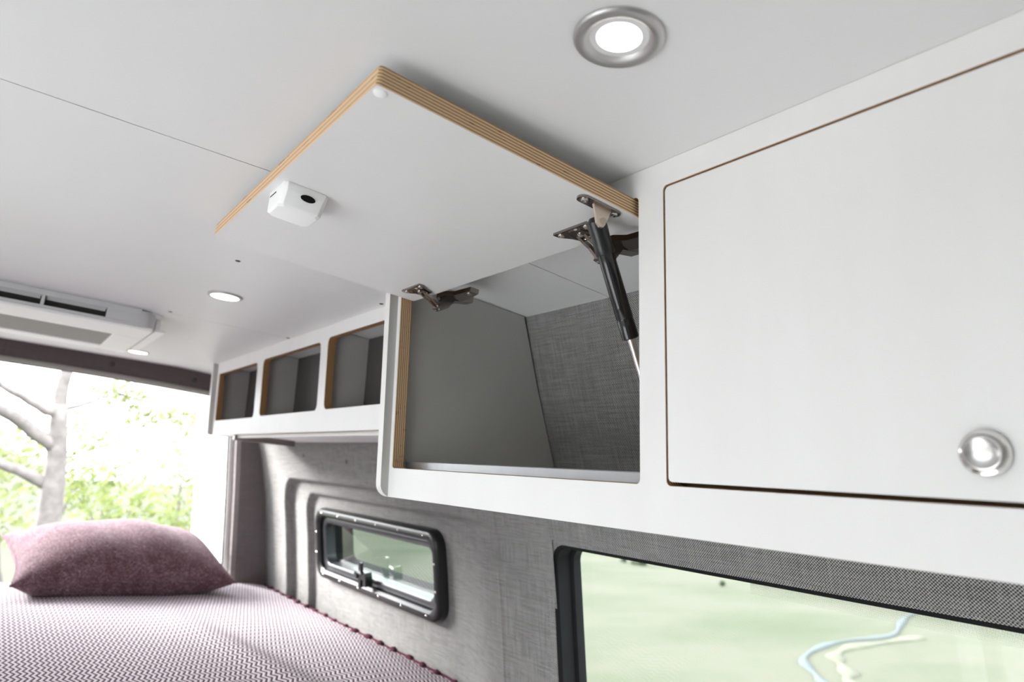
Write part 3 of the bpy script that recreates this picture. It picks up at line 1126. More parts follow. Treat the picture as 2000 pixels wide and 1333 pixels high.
def hinge(y):
    """sprung cabinet hinge: cup plate on the lid, links, arm, winged mounting plate"""
    bm = bmesh.new()
    # cup plate (tapered wings)
    o = [(-0.0245, 0.030), (-0.0245, 0.0375), (0.0245, 0.0375), (0.0245, 0.030), (0.015, 0.019), (0.011, 0.009), (-0.011, 0.009), (-0.015, 0.019)]
    lo_ = [bm.verts.new(lidp(y + p[0], p[1], 0.0)) for p in o]
    hi_ = [bm.verts.new(lidp(y + p[0], p[1], 0.0024)) for p in o]
    bm.faces.new(lo_[::-1])
    bm.faces.new(hi_)
    for i in range(8):
        bm.faces.new([lo_[i], lo_[(i + 1) % 8], hi_[(i + 1) % 8], hi_[i]])
    # raised cup rim
    bm_lathe(bm, [(0.0125, 0.0), (0.0125, 0.0034), (0.0105, 0.0034), (0.0100, 0.0026), (0.0, 0.0026)], lidp(y, 0.022), -LN, 24)
    root = finish('hinge', bm, M['dark_nickel'], cab)
    # links
    bm = bmesh.new()
    for dy in (-0.0058, 0.0040):
        prof = [(0.021, 0.0024), (0.013, 0.0060), (0.004, 0.0090), (-0.006, 0.0150), (-0.010, 0.0200), (-0.013, 0.0190), (-0.008, 0.0120), (0.003, 0.0050), (0.013, 0.0022)]
        a_ = [bm.verts.new(lidp(y + dy, p[0], p[1])) for p in prof]
        b_ = [bm.verts.new(lidp(y + dy + 0.0038, p[0], p[1])) for p in prof]
        bm.faces.new(a_)
        bm.faces.new(b_[::-1])
        for i in range(len(prof)):
            j = (i + 1) % len(prof)
            bm.faces.new([a_[i], b_[i], b_[j], a_[j]])
    finish('hinge_link', bm, M['nickel'], root)
    # arm, channel running back under the cleat
    bm = bmesh.new()
    prof = [(-0.006, 0.0185), (-0.014, 0.0200), (-0.022, 0.0150), (-0.030, 0.0020), (-0.060, -0.0040), (-0.060, -0.0130), (-0.022, -0.0080), (-0.012, 0.0060)]
    a_ = [bm.verts.new(lidp(y - 0.0085, p[0], p[1])) for p in prof]
    b_ = [bm.verts.new(lidp(y + 0.0085, p[0], p[1])) for p in prof]
    bm.faces.new(a_)
    bm.faces.new(b_[::-1])
    for i in range(len(prof)):
        j = (i + 1) % len(prof)
        bm.faces.new([a_[i], b_[i], b_[j], a_[j]])
    finish('hinge_arm', bm, M['dark_nickel'], root)
    # winged mounting plate
    bm = bmesh.new()
    o = [(-0.062, -0.020), (-0.062, -0.034), (-0.030, -0.040), (0.018, -0.040), (0.024, -0.034), (0.024, -0.022), (0.010, -0.010), (-0.012, -0.010), (-0.024, -0.018)]
    lo_ = [bm.verts.new(lidp(y + p[0], p[1], -0.0060)) for p in o]
    hi_ = [bm.verts.new(lidp(y + p[0], p[1], 0.0002)) for p in o]
    bm.faces.new(lo_[::-1])
    bm.faces.new(hi_)
    for i in range(len(o)):
        j = (i + 1) % len(o)
        bm.faces.new([lo_[i], lo_[j], hi_[j], hi_[i]])
    finish('mounting_plate', bm, M['dark_nickel'], root)
    for (dy, a, d) in ((-0.0185, 0.0315, 0.0022), (0.0185, 0.0315, 0.0022), (0.0, 0.022, 0.0026), (-0.050, -0.027, 0.0), (0.014, -0.030, 0.0)):
        lathe('screw', [(0.0036, 0.0), (0.0034, 0.0010), (0.0022, 0.0016), (0.0008, 0.0010), (0.0, 0.0006)], lidp(y + dy, a, d), -LN, M['chrome'], root, 14)
    return root


hinge(0.4870)['label'] = 'nickel hinge behind the gas strut'
hinge(0.8130)['label'] = 'nickel hinge next to the cabinet end panel'

# gas strut
S0 = Vector((0.4040, 0.4410, 0.2470))
S1 = Vector((0.4550, 0.4395, 0.1490))
sd = (S1 - S0).normalized()
bm = bmesh.new()
L = (S1 - S0).length
bm_lathe(bm, [(0.0, 0.026), (0.0076, 0.026), (0.0080, 0.027), (0.0080, L - 0.0205), (0.0077, L - 0.0200), (0.0077, L - 0.0190), (0.0080, L - 0.0185), (0.0080, L - 0.001), (0.0072, L), (0.0, L)], S0, sd, 32)
strut = finish('gas_strut', bm, M['gloss_black'], cab, smooth=True, angle=35)
strut['label'] = 'gloss black gas strut holding the raised lid'
bm = bmesh.new()
bm_tube(bm, [S1 - sd * 0.004, S1 + sd * 0.105], 0.0037, 16)
finish('strut_rod', bm, M['chrome'], strut, smooth=True, angle=40)
bm = bmesh.new()
bm_lathe(bm, [(0.0, -0.0085), (0.0055, -0.0075), (0.0090, -0.0030), (0.0092, 0.004), (0.0086, 0.014), (0.0092, 0.018), (0.0092, 0.0275), (0.0085, 0.0285), (0.0, 0.0285)], S0, sd, 28)
finish('strut_socket', bm, M['black'], strut, smooth=True, angle=35)
bm = bmesh.new()
cl_dir = FU.cross(sd).normalized()
bm_tube(bm, [S0 - FU * -0.0094 + sd * 0.004, S0 + FU * 0.0094 + sd * 0.0175], 0.0012, 8)
finish('spring_clip', bm, M['chrome'], strut, smooth=True)
E2 = S1 + sd * 0.105
bm = bmesh.new()
bm_lathe(bm, [(0.0, -0.008), (0.007, -0.006), (0.0085, 0.0), (0.007, 0.006), (0.0, 0.008)], E2, FU, 20)
finish('strut_foot', bm, M['black'], strut, smooth=True)
box('strut_foot_plate', E2.x - 0.02, E2.x + 0.02, 0.4052, 0.4080, E2.z - 0.008, E2.z + 0.008, M['dark_nickel'], strut)
bm = bmesh.new()
bm_tube(bm, [(E2.x, 0.4075, E2.z), (E2.x, E2.y - 0.004, E2.z)], 0.003, 10)
finish('strut_foot_pin', bm, M['dark_nickel'], strut, smooth=True)
# lid bracket: oblong plate, folded tab, pin
bm = bmesh.new()
o = rrect(0.029, 0.0790, 0.4215, 0.4345, 0.0063, 5)
lo_ = [bm.verts.new(lidp(p[1], p[0], 0.0)) for p in o]
hi_ = [bm.verts.new(lidp(p[1], p[0], 0.0022)) for p in o]
bm.faces.new(lo_[::-1])
bm.faces.new(hi_)
for i in range(len(o)):
    j = (i + 1) % len(o)
    bm.faces.new([lo_[i], lo_[j], hi_[j], hi_[i]])
finish('bracket_plate', bm, M['dark_nickel'], strut)
bm = bmesh.new()
o = [(0.0400, 0.002), (0.0620, 0.002), (0.0585, 0.0110), (0.0560, 0.0185), (0.0520, 0.0212), (0.0480, 0.0205), (0.0455, 0.0170), (0.0430, 0.0100)]
lo_ = [bm.verts.new(lidp(0.4285, p[0], p[1])) for p in o]
hi_ = [bm.verts.new(lidp(0.4262, p[0], p[1])) for p in o]
bm.faces.new(lo_[::-1])
bm.faces.new(hi_)
for i in range(8):
    bm.faces.new([lo_[i], lo_[(i + 1) % 8], hi_[(i + 1) % 8], hi_[i]])
tab = finish('bracket_tab', bm, M['bracket'], strut)
bm = bmesh.new()
bm_tube(bm, [lidp(0.4248, 0.0500, 0.0150), S0 - FU * 0.002], 0.0031, 14)
finish('bracket_pin', bm, M['bracket'], strut, smooth=True, angle=40)
for a in (0.0345, 0.0720):
    lathe('screw', [(0.0036, 0.0), (0.0034, 0.0010), (0.0022, 0.0016), (0.0008, 0.0010), (0.0, 0.0006)], lidp(0.428, a, 0.0022), -LN, M['chrome'], strut, 14)

# ------------------------------------------------------------------ far open shelf
sh = empty('open_shelf', (0.62, 1.55, 0.08), 'white wall shelf with three open cubbies and brown plywood edges above the bed', 'shelf')
SO = Vector((0.525 - TAN * 0.0805, 0, 0.0805))


def sv(z):
    return (z - 0.0805) / FV.z


SY0, SY1 = 0.903, 2.213
ops = [rrect(1.8065, 2.1885, sv(0.1225), sv(0.2640), (0.014, 0.004, 0.004, 0.014), 5),
       rrect(1.3725, 1.7590, sv(0.1240), sv(0.2670), 0.014, 5),
       rrect(0.925, 1.3345, sv(0.1245), sv(0.2715), 0.014, 5)]
plate('face_frame', rrect(SY0, SY1, 0, sv(0.2990), 0, 1), ops, 0.016, SO, FU, FV, FN, [M['white'], M['ply_brown']], sh)


def sface_x(z):
    return 0.525 - TAN * z


xz_plate('end_panel', end_outline(0.014, 0.0805, 0.008, sface_x, 0.2975, zback=0.0805), SY1, 0.015, [M['grey_laminate'], M['edge_band']], sh)
for yy in (1.783 - 0.0075, 1.3535 - 0.0075):
    pp = [(0.6075, 0.094), (0.5965, 0.2885), (sface_x(0.294) + 0.0165, 0.2930), (sface_x(0.094) + 0.0165, 0.094)]
    xz_plate('partition', pp, yy, 0.015, [M['grey_laminate'], M['edge_band']], sh)
plate('back_panel', rrect(SY0 + 0.001, SY1 - 0.001, 0, 0.195, 0, 1), [], 0.006, (0.6082, 0, 0.0942), FU, Vector((-0.0565, 0, 0.9984)), Vector((-0.9984, 0, -0.0565)), [M['board_dark'], M['board_dark']], sh)
box('bottom_panel', sface_x(0.09) + 0.0165, wall_x(0.094) - 0.005, SY0 + 0.001, SY1 - 0.001, 0.083, 0.0935, M['white'], sh)
box('under_lip', sface_x(0.08) + 0.017, sface_x(0.08) + 0.032, SY0 + 0.001, 2.0, 0.0735, 0.0825, M['white'], sh)
box('under_bracket', 0.528, 0.700, 1.996, 2.012, 0.0665, 0.0825, M['dark_nickel'], sh)

# ------------------------------------------------------------------ air conditioner
ac = empty('air_conditioner', (-0.02, 1.78, 0.255), 'white ceiling air conditioner with dark front vents near the rear doors', 'air conditioner')
AX0, AX1, AY0, AY1 = -0.285, 0.243, 1.585, 2.02


def prism_z(name, poly, z0, z1, mat, parent, inset=0.0, cham=0.0):
    bm = bmesh.new()
    n_ = len(poly)
    cx_ = sum(p[0] for p in poly) / n_
    cy_ = sum(p[1] for p in poly) / n_
    lv = []
    for z, s_ in ((z1, 0.0), (z0 + cham, 0.0), (z0, inset)):
        lv.append([bm.verts.new((cx_ + (p[0] - cx_) * (1 - s_ / max(0.05, abs(p[0] - cx_) + 1e-6)) if abs(p[0] - cx_) > 0.05 else p[0],
                                 cy_ + (p[1] - cy_) * (1 - s_ / max(0.05, abs(p[1] - cy_) + 1e-6)) if abs(p[1] - cy_) > 0.05 else p[1], z)) for p in poly])
    for r0, r1 in zip(lv, lv[1:]):
        for i in range(n_):
            j = (i + 1) % n_
            bm.faces.new([r0[i], r0[j], r1[j], r1[i]])
    bm.faces.new(lv[-1])
    bm.faces.new(lv[0][::-1])
    return finish(name, bm, mat, parent, smooth=True, angle=35)


# mounting flange against the ceiling
prism_z('flange', rrect(AX0, AX1, AY0 + 0.012, AY1, 0.055, 8), 0.2900, 0.3000, M['plastic'], ac)
# front face built from bars around the vent slots
VZ0, VZ1 = 0.2680, 0.2870
box('front_bar', AX0 + 0.052, AX1 - 0.052, AY0, AY0 + 0.012, VZ1, 0.2990, M['plastic_light_grey'], ac)
box('front_bar', AX0 + 0.052, AX1 - 0.052, AY0, AY0 + 0.012, 0.2625, VZ0, M['plastic_light_grey'], ac)
vents = [(-0.170, -0.066), (-0.060, 0.0165), (0.0225, 0.1285)]
edges = [AX0 + 0.055] + [q for vv in vents for q in vv] + [AX1 - 0.055]
for a, b in zip(edges[0::2], edges[1::2]):
    box('vent_post', a, b, AY0, AY0 + 0.012, VZ0, VZ1, M['plastic_light_grey'], ac)
for a, b in vents:
    box('vent_cavity', a, b, AY0 + 0.0125, AY0 + 0.03, VZ0, VZ1, M['shadow_gap'], ac)
    bm = bmesh.new()
    q = [(AY0 + 0.0030, VZ1 - 0.0005), (AY0 + 0.0105, VZ0 + 0.0125), (AY0 + 0.0115, VZ0 + 0.0132), (AY0 + 0.0045, VZ1)]
    l0 = [bm.verts.new((a + 0.002, yy, zz)) for yy, zz in q]
    l1 = [bm.verts.new((b - 0.002, yy, zz)) for yy, zz in q]
    bm.faces.new(l0)
    bm.faces.new(l1[::-1])
    for i in range(4):
        bm.faces.new([l0[i], l0[(i + 1) % 4], l1[(i + 1) % 4], l1[i]])
    finish('louvre', bm, M['plastic_light_grey'], ac)
# side cheeks with rounded corners
for s_, xa, xb in ((1, AX1 - 0.055, AX1 - 0.018), (-1, AX0 + 0.055, AX0 + 0.018)):
    pts = [(xa, AY1 - 0.03), (xa, AY0 + 0.0005)]
    r = 0.040
    for i in range(9):
        a = -0.5 * math.pi + 0.5 * math.pi * i / 8
        pts.append((xb - s_ * r + s_ * r * math.cos(a), AY0 + 0.0005 + r + r * math.sin(a)))
    pts.append((xb, AY1 - 0.03))
    prism_z('side_cheek', pts, 0.2625, 0.2950, M['plastic_light_grey'], ac)
    # pale clip ledge at the end
    box('end_clip', min(xb + s_ * 0.001, xb + s_ * 0.022), max(xb + s_ * 0.001, xb + s_ * 0.022), AY0 + 0.035, AY1 - 0.06, 0.2615, 0.2690, M['plastic'], ac, 0.002, 2)
    box('clip_hook', min(xb + s_ * 0.001, xb + s_ * 0.012), max(xb + s_ * 0.001, xb + s_ * 0.012), AY0 + 0.040, AY0 + 0.075, 0.2692, 0.2860, M['plastic'], ac, 0.002, 2)
# underside
UZ0, UZ1 = 0.2560, 0.2630
box('front_rail', AX0 + 0.024, AX1 - 0.024, AY0 + 0.004, 1.722, UZ0, UZ1, M['plastic'], ac, 0.003, 2)
box('side_rail', 0.160, AX1 - 0.024, 1.7225, AY1 - 0.01, UZ0, UZ1, M['plastic'], ac, 0.003, 2)
box('side_rail', AX0 + 0.024, -0.200, 1.7225, AY1 - 0.01, UZ0, UZ1, M['plastic'], ac, 0.003, 2)
box('rear_rail', -0.1995, 0.1595, 1.942, AY1 - 0.01, UZ0, UZ1, M['plastic'], ac, 0.003, 2)
box('filter_panel', -0.1990, 0.1590, 1.7230, 1.9415, 0.2585, 0.2630, M['plastic_grey'], ac)
box('casing', AX0 + 0.024, AX1 - 0.024, AY0 + 0.031, AY1 - 0.012, 0.2630, 0.2899, M['plastic'], ac)

# ------------------------------------------------------------------ downlights
dls = [((0.276, 0.2925), 'round recessed ceiling light with wide brushed metal ring nearest the raised lid'),
       ((0.282, 1.294), 'lit round ceiling light between the raised lid and the air conditioner'),
       ((0.284, 2.263), 'small lit round ceiling light near the rear header strip')]
dl0 = None
for i, ((dx, dy), lb) in enumerate(dls):
    cz_ = ceil_z(dx)
    root = empty('downlight', (dx, dy, cz_), lb, 'ceiling light', 'recessed ceiling downlights')
    C0 = Vector((dx, dy, cz_))
    if dl0 is None:
        ring = lathe('trim_ring', [(0.0303, -0.001), (0.0305, 0.0012), (0.0296, 0.0026), (0.0272, 0.0034), (0.0240, 0.0030), (0.0222, 0.0022), (0.0200, 0.0002), (0.0188, -0.0012)], C0, (0, 0, -1), M['satin'], root, 72)
        lens = lathe('lens', [(0.0190, -0.0006), (0.0150, 0.0), (0.0, 0.0005)], C0, (0, 0, -1), M['lens'], root, 48)
        dl0 = (ring, lens, root)
    else:
        for src in dl0[:2]:
            off = Vector(src.location)
            c = src.copy()
            COL.objects.link(c)
            c.parent = root
            c.location = off
            if src is dl0[1]:       # lens enlarged over the ring, its glow standing in for the ring's bright reflection
                c.scale = (1.42, 1.42, 1.0)
                c.location = off + Vector((0, 0, -0.0034))

# ------------------------------------------------------------------ bed, blanket, pillow
ZB = -0.387
bed = empty('platform_bed', (0, 1.75, -1.58), 'platform bed with a thick mattress across the rear of the van', 'bed')
box('mattress', -0.86, 0.825, 0.90, 2.47, ZB - 0.17, ZB - 0.020, M['plastic_light_grey'], bed, 0.03, 3)
box('platform', -0.86, 0.835, 0.90, 2.47, ZB - 0.21, ZB - 0.172, M['wood'], bed)
for lx in (-0.83, 0.79):
    for ly in (0.93, 2.42):
        box('leg', lx - 0.02, lx + 0.02, ly - 0.02, ly + 0.02, -1.58, ZB - 0.2105, M['wood'], bed)

bx = [-0.865 + (0.842 + 0.865) * i / 90 for i in range(91)]
by = [0.905 + (2.482 - 0.905) * i / 90 for i in range(91)]


def blanket_z(x, y):
    z = ZB + 0.0022 * math.sin(5.1 * x + 3 * y) + 0.0015 * math.sin(17 * x - 4 * y)
    # slack fold running down from the pillow
    d = (x - 0.50) + 0.16 * (y - 1.6)
    z += 0.010 * math.exp(-(d / 0.035) ** 2) * sstep(2.2, 1.5, y)
    d2 = (x - 0.50 - 0.075) + 0.16 * (y - 1.6)
    z -= 0.006 * math.exp(-(d2 / 0.04) ** 2) * sstep(2.2, 1.5, y)
    e = sstep(0.79, 0.842, x)
    z -= 0.006 * e
    return z


bm = bmesh.new()
gv = [[bm.verts.new((x, y, blanket_z(x, y))) for x in bx] for y in by]
gl = [[bm.verts.new((x, y, blanket_z(x, y) - 0.007)) for x in bx] for y in by]
nx, ny = len(bx), len(by)
for j in range(ny - 1):
    for i in range(nx - 1):
        bm.faces.new([gv[j][i], gv[j][i + 1], gv[j + 1][i + 1], gv[j + 1][i]])
        bm.faces.new([gl[j][i], gl[j + 1][i], gl[j + 1][i + 1], gl[j][i + 1]])
for j in range(ny - 1):
    for i in (0, nx - 1):
        bm.faces.new([gv[j][i], gv[j + 1][i], gl[j + 1][i], gl[j][i]])
for i in range(nx - 1):
    for j in (0, ny - 1):
        bm.faces.new([gv[j][i], gv[j][i + 1], gl[j][i + 1], gl[j][i]])
blk = finish('blanket', bm, M['blanket'], None, smooth=True, angle=50)
tag(blk, 'mauve and white chevron blanket spread over the bed', 'blanket')
# crochet edging: a cord with bobbles
bm = bmesh.new()
bm_tube(bm, [(0.8425 + 0.002 * math.sin(40 * y), y, blanket_z(0.842, y) + 0.001) for y in by[2:]], 0.0032, 8)
o = finish('edge_cord', bm, M['bobble'], blk, smooth=True)
o['label'] = 'dark wine red crochet edging cord'
bm = bmesh.new()
bmesh.ops.create_icosphere(bm, subdivisions=2, radius=1.0)
for v_ in bm.verts:
    k = 1 + 0.12 * math.sin(9 * v_.co.x + 7 * v_.co.y) * math.cos(8 * v_.co.z)
    v_.co = Vector((v_.co.x * 0.0085 * k, v_.co.y * 0.015 * k, v_.co.z * 0.0075 * k))
bob0 = finish('bobble', bm, M['bobble'], blk, smooth=True, origin=(0, 0, 0))
yb = 1.03
first = True
while yb < 2.45:
    p = Vector((0.8405 + random.uniform(-0.003, 0.002), yb, blanket_z(0.842, yb) + 0.002))
    if first:
        bob0.location = p + Vector((0, 0, ZO)) - WL[blk.name]
        first = False
        o = bob0
    else:
        o = inst(bob0, p, blk)
    o.rotation_euler = (random.uniform(-0.3, 0.3), random.uniform(-0.3, 0.3), random.uniform(-0.5, 0.5))
    s_ = random.uniform(0.75, 1.15)
    o.scale = (s_, s_ * random.uniform(0.8, 1.1), s_)
    yb += random.uniform(0.058, 0.078)

# pillow: knife-edge cushion
PW, PD, PT = 0.285, 0.205, 0.098
bm = bmesh.new()
NPX, NPY = 56, 44


def pil(u, v, top):
    # u, v in [-1, 1]; corners pulled out to points, sides drawn in
    x = PW * u * (1 - 0.085 * (1 - v * v) * abs(u) ** 3)
    y = PD * v * (1 - 0.10 * (1 - u * u) * abs(v) ** 3)
    k = max(0.0, (1 - u ** 2)) ** 0.52 * max(0.0, (1 - v ** 2)) ** 0.52
    if top:
        h = PT * 1.08 * k
        h += 0.004 * math.sin(9 * u + 2 * v) * k
    else:
        h = -PT * 0.92 * min(k * 1.35, 0.86)
    return Vector((x, y, h))


rotx = Matrix.Rotation(math.radians(11.5), 3, 'X')
rotz = Matrix.Rotation(math.radians(4.5), 3, 'Z')
PC = Vector((0.372, 2.405, ZB + PT * 0.80))
for top in (True, False):
    g = [[bm.verts.new(PC + rotz @ (rotx @ pil(-1 + 2 * i / NPX, -1 + 2 * j / NPY, top))) for i in range(NPX + 1)] for j in range(NPY + 1)]
    for j in range(NPY):
        for i in range(NPX):
            bm.faces.new([g[j][i], g[j][i + 1], g[j + 1][i + 1], g[j + 1][i]])
bmesh.ops.remove_doubles(bm, verts=bm.verts[:], dist=0.00015)
for v_ in bm.verts:      # the underside settles on the blanket
    v_.co.z = max(v_.co.z, blanket_z(v_.co.x, v_.co.y) + 0.0012)
bmesh.ops.dissolve_degenerate(bm, edges=bm.edges[:], dist=1e-6)
plw = finish('pillow', bm, M['pillow'], None, smooth=True)
tag(plw, 'heathered plum wool pillow lying on the chevron blanket', 'pillow')
bm = bmesh.new()
loop = []
for i in range(NPX):
    loop.append((-1 + 2 * i / NPX, -1))
for j in range(NPY):
    loop.append((1, -1 + 2 * j / NPY))
for i in range(NPX):
    loop.append((1 - 2 * i / NPX, 1))
for j in range(NPY + 1):
    loop.append((-1, 1 - 2 * j / NPY))
pts = []
for u_, v_ in loop:
    p = PC + rotz @ (rotx @ pil(u_, v_, True))
    p.z = max(p.z, blanket_z(p.x, p.y) + 0.0012)
    pts.append(p)
bm_tube(bm, pts, 0.0022, 6)
finish('seam', bm, M['pillow'], plw, smooth=True)

# ------------------------------------------------------------------ outside: ground, valley, stream
GZ = -2.15


def ground_z(x, y):
    drop = 9.85 * sstep(3.0, 22.0, x)
    z = GZ - drop
    z += sstep(130, 420, x) * 46
    z += 0.25 * math.sin(0.11 * x + 0.7) * math.sin(0.13 * y) * sstep(20, 40, x)
    return z


gx = [-160, -110, -70, -45, -30, -20, -14, -10, -7, -5, -3.5, -2, -1, 0, 1, 2, 3, 4, 5.5, 7, 9, 11, 13, 15, 17, 19, 22, 25, 30, 35, 40, 45, 50, 55, 60, 65, 70, 76, 83, 90, 98, 107, 118, 130, 150, 180, 220, 270, 330, 420, 520]
gy = [-200, -140, -90, -60, -40, -25, -15, -9, -5, -2, 0, 1.2, 2.4, 4, 6, 8, 10, 13, 16, 20, 24, 28, 32, 36, 40, 45, 50, 56, 63, 70, 80, 92, 106, 122, 140, 170, 210, 270, 350]
bm = bmesh.new()
g = [[bm.verts.new((x, y, ground_z(x, y))) for x in gx] for y in gy]
for j in range(len(gy) - 1):
    for i in range(len(gx) - 1):
        f = bm.faces.new([g[j][i], g[j][i + 1], g[j + 1][i + 1], g[j + 1][i]])
        cxm, cym = (gx[i] + gx[i + 1]) / 2, (gy[j] + gy[j + 1]) / 2
        f.material_index = 1 if (-9 < cxm < 3.0 and -8 < cym < 2.4) else 0
gr = finish('ground', bm, [M['meadow'], M['bounce_pad']], None, smooth=True)
tag(gr, 'green meadow slope and valley floor outside the van', kind='structure')


def ribbon(name, pts, w, mat, lift):
    bm = bmesh.new()
    P = []
    pts = [Vector((p[0], p[1], 0)) for p in pts]
    # Catmull-Rom
    for i in range(len(pts) - 1):
        p0, p1, p2, p3 = pts[max(i - 1, 0)], pts[i], pts[i + 1], pts[min(i + 2, len(pts) - 1)]
        for k in range(6):
            s_ = k / 6
            P.append(0.5 * ((2 * p1) + (p2 - p0) * s_ + (2 * p0 - 5 * p1 + 4 * p2 - p3) * s_ ** 2 + (3 * p1 - p0 - 3 * p2 + p3) * s_ ** 3))
    P.append(pts[-1])
    Lr = []
    for i, p in enumerate(P):
        d = (P[min(i + 1, len(P) - 1)] - P[max(i - 1, 0)]).normalized()
        s_ = Vector((-d.y, d.x, 0))
        ww = w * (0.75 + 0.35 * math.sin(i * 0.7))
        row = []
        for q, zz in ((-1, -0.3), (-0.8, lift), (0.8, lift), (1, -0.3)):
            r_ = p + s_ * (ww * q)
            row.append(bm.verts.new((r_.x, r_.y, ground_z(p.x, p.y) + zz)))
        Lr.append(row)
    for a, b in zip(Lr, Lr[1:]):
        for k in range(3):
            bm.faces.new([a[k], a[k + 1], b[k + 1], b[k]])
    return finish(name, bm, mat, None, smooth=True)


st = ribbon('stream', [(120, 50), (106, 46.5), (95, 42.7), (84, 38.7), (74.5, 39.0), (68, 38.2), (60.7, 35.6), (56, 31.9), (53, 29.0), (50, 22), (48, 10)], 0.48, M['water'], 0.16)
tag(st, 'thin pale blue stream winding through the valley', kind='structure')
bk = ribbon('stream_bank', [(86.7, 36.8), (79, 36.9), (72.4, 37.2), (66.5, 35.8), (63.6, 33.9), (59.8, 31.0), (56.7, 29.4), (53, 24)], 0.9, M['sand'], 0.12)
tag(bk, 'pale dry bank curving beside the valley stream', kind='structure')


def leaves(bm, centre, rad, count, size, flat=1.0, rnd=random):
    for _ in range(count):
        while True:
            d = Vector((rnd.uniform(-1, 1), rnd.uniform(-1, 1), rnd.uniform(-1, 1)))
            if d.length < 1:
                break
        p = Vector(centre) + Vector((d.x * rad[0], d.y * rad[1], d.z * rad[2]))
        a = Vector((rnd.gauss(0, 1), rnd.gauss(0, 1), rnd.gauss(0, 1))).normalized()
        b = a.orthogonal().normalized()
        c = a.cross(b)
        s_ = size * rnd.uniform(0.6, 1.3)
        vs_ = [p - b * s_, p + c * s_ * 0.45, p + b * s_, p - c * s_ * 0.45]
        bm.faces.new([bm.verts.new(q) for q in vs_])


def gauss_branch(bm, p0, p1, r0, r1, bend=0.08):
    p0, p1 = Vector(p0), Vector(p1)
    n_ = 7
    pts, rr = [], []
    L_ = (p1 - p0).length
    off = Vector((random.uniform(-1, 1), random.uniform(-1, 1), random.uniform(-1, 1))) * L_ * bend
    for i in range(n_ + 1):
        k = i / n_
        pts.append(p0.lerp(p1, k) + off * math.sin(math.pi * k) + Vector((random.gauss(0, 1), random.gauss(0, 1), random.gauss(0, 1))) * L_ * 0.008)
        rr.append(r0 + (r1 - r0) * k)
    bm_tube(bm, pts, rr, 8)
    return pts


# bare-branched tree behind the van
TY = 6.5
tree = empty('tree', (0.50, TY, GZ), 'pale grey bare tree with spreading branches behind the rear opening', 'tree')
bm = bmesh.new()
bm_tube(bm, [(0.53, TY, GZ - 0.1), (0.52, TY, -1.4), (0.485, TY + 0.01, -0.9), (0.455, TY, -0.55), (0.435, TY - 0.01, -0.30), (0.41, TY, -0.05), (0.375, TY, 0.18), (0.36, TY, 0.34)], [0.13, 0.11, 0.096, 0.086, 0.078, 0.070, 0.062, 0.052], 12)
trunk = finish('trunk', bm, M['bark'], tree, smooth=True)
for p0, p1, r0, r1 in (((0.37, TY, 0.22), (0.42, TY + 0.1, 0.95), 0.055, 0.033), ((0.37, TY, 0.25), (-0.05, TY - 0.15, 0.42), 0.036, 0.019), ((0.40, TY, -0.02), (-0.20, TY - 0.2, 0.30), 0.055, 0.036),
                       ((-0.20, TY - 0.2, 0.30), (-1.0, TY - 0.3, 0.8), 0.036, 0.019), ((0.42, TY, -0.30), (-0.05, TY + 0.2, -0.12), 0.046, 0.026), ((-0.05, TY + 0.2, -0.12), (-0.8, TY + 0.3, 0.15), 0.026, 0.013),
                       ((-0.05, TY - 0.15, 0.42), (-0.8, TY - 0.2, 0.9), 0.019, 0.010), ((0.42, TY + 0.1, 0.9), (0.75, TY, 1.8), 0.036, 0.016), ((0.41, TY + 0.05, 0.8), (-0.1, TY + 0.2, 1.7), 0.033, 0.013),
                       ((0.38, TY, 0.3), (0.72, TY + 0.1, 0.50), 0.018, 0.008), ((-0.05, TY + 0.2, -0.12), (-0.20, TY + 0.1, 0.12), 0.013, 0.007)):
    bm = bmesh.new()
    gauss_branch(bm, p0, p1, r0, r1)
    finish('branch', bm, M['bark'], tree, smooth=True)
rnd = random.Random(11)
bm = bmesh.new()
for c, r, n_ in (((0.78, TY + 0.1, 0.50), (0.22, 0.25, 0.12), 140), ((0.95, TY + 0.2, 0.33), (0.16, 0.2, 0.10), 100), ((1.25, TY + 0.3, 0.36), (0.22, 0.25, 0.10), 110), ((1.0, TY, 0.8), (0.5, 0.5, 0.2), 90), ((-0.2, TY, 1.1), (0.7, 0.5, 0.35), 120)):
    leaves(bm, c, r, n_, 0.035, rnd=rnd)
finish('foliage', bm, M['leaf_b'], tree)['kind'] = 'stuff'
for p0, p1 in (((0.72, TY + 0.1, 0.50), (1.25, TY + 0.3, 0.36)), ((0.72, TY + 0.1, 0.50), (1.0, TY, 0.8))):
    bm = bmesh.new()
    gauss_branch(bm, p0, p1, 0.012, 0.005)
    finish('branch', bm, M['bark'], tree, smooth=True)


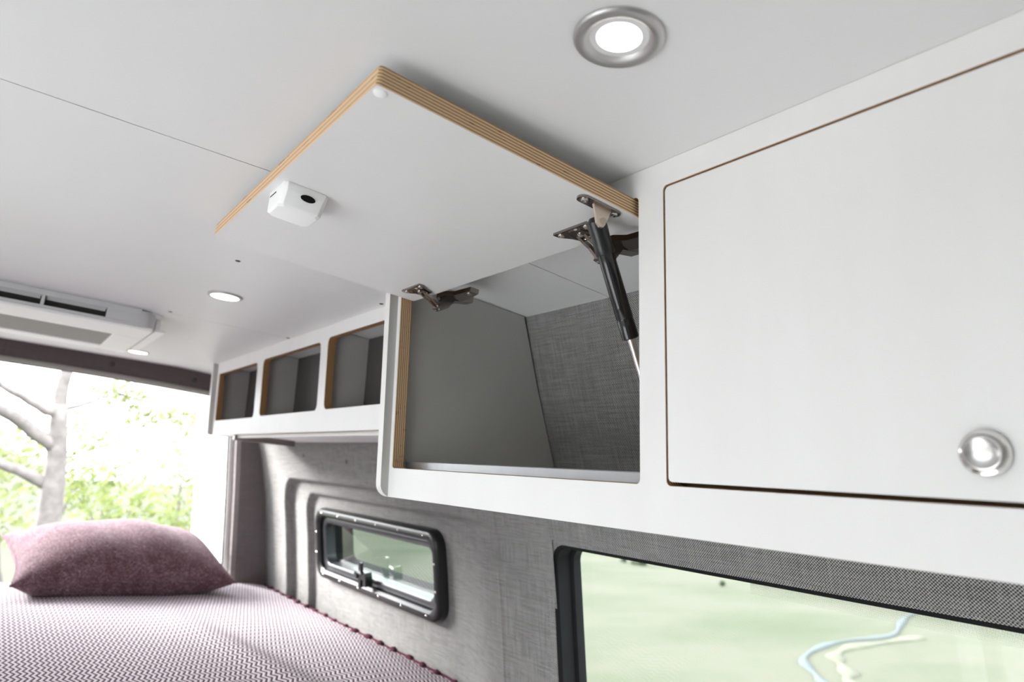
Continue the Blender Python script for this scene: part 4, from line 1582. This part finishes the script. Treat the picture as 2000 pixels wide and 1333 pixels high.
def shrub(name, loc, rad, count, size, mat, label, cat='shrub', seed=1, group=None):
    rnd = random.Random(seed)
    z0 = ground_z(loc[0], loc[1])
    root = empty(name, (loc[0], loc[1], z0), label, cat, group)
    bm = bmesh.new()
    for _ in range(5):
        a = rnd.uniform(0, 6.28)
        gauss_branch(bm, (loc[0] + 0.05 * math.cos(a), loc[1] + 0.05 * math.sin(a), z0 - 0.05), (loc[0] + rad[0] * 0.6 * math.cos(a), loc[1] + rad[1] * 0.6 * math.sin(a), loc[2] + rad[2] * 0.3), 0.03, 0.008)
    finish('stem', bm, M['bark'], root, smooth=True)
    bm = bmesh.new()
    for _ in range(14):
        d = Vector((rnd.uniform(-1, 1), rnd.uniform(-1, 1), rnd.uniform(-1, 1)))
        c = (loc[0] + d.x * rad[0] * 0.75, loc[1] + d.y * rad[1] * 0.75, loc[2] + d.z * rad[2] * 0.75)
        leaves(bm, c, tuple(r * 0.42 for r in rad), count // 14, size, rnd=rnd)
    finish('foliage', bm, mat, root)['kind'] = 'stuff'
    return root


shrub('shrub', (1.25, 7.9, -0.75), (0.68, 0.5, 0.68), 1100, 0.05, M['leaf_a'], 'bright green shrub directly behind the pillow', seed=3)
shrub('shrub', (2.20, 9.2, -0.35), (0.72, 0.55, 1.0), 900, 0.052, M['leaf_b'], 'tall yellow green shrub next to the open white rear door', seed=5)
shrub('shrub', (-0.55, 7.9, -1.0), (0.75, 0.5, 0.6), 900, 0.05, M['leaf_b'], 'low pale green shrub at the foot of the bare tree', seed=8)
shrub('shrub', (-2.4, 9.6, -0.7), (0.88, 0.7, 0.9), 1300, 0.05, M['leaf_a'], 'rounded green shrub left of the bare tree', seed=9)
shrub('shrub', (0.6, 11.7, -0.5), (1.6, 0.9, 0.95), 1300, 0.065, M['leaf_b'], 'wide pale hedge-like shrub farthest behind the bare tree', seed=10)
for i, (x_, y_, r_, lb) in enumerate(((105.8, 96.3, 1.3, 'larger dark bush on the far valley floor'), (106.0, 100.8, 0.8, 'small dark bush left of the larger one on the far valley floor'),
                                      (99.0, 72.0, 0.5, 'tiny lone bush on the valley floor under the window edge'))):
    shrub('valley_bush', (x_, y_, ground_z(x_, y_) + r_ * 0.8), (r_ * 1.2, r_ * 1.2, r_), 420, r_ * 0.22, M['leaf_c'], lb, 'bush', seed=20 + i, group='dark bushes in the valley')
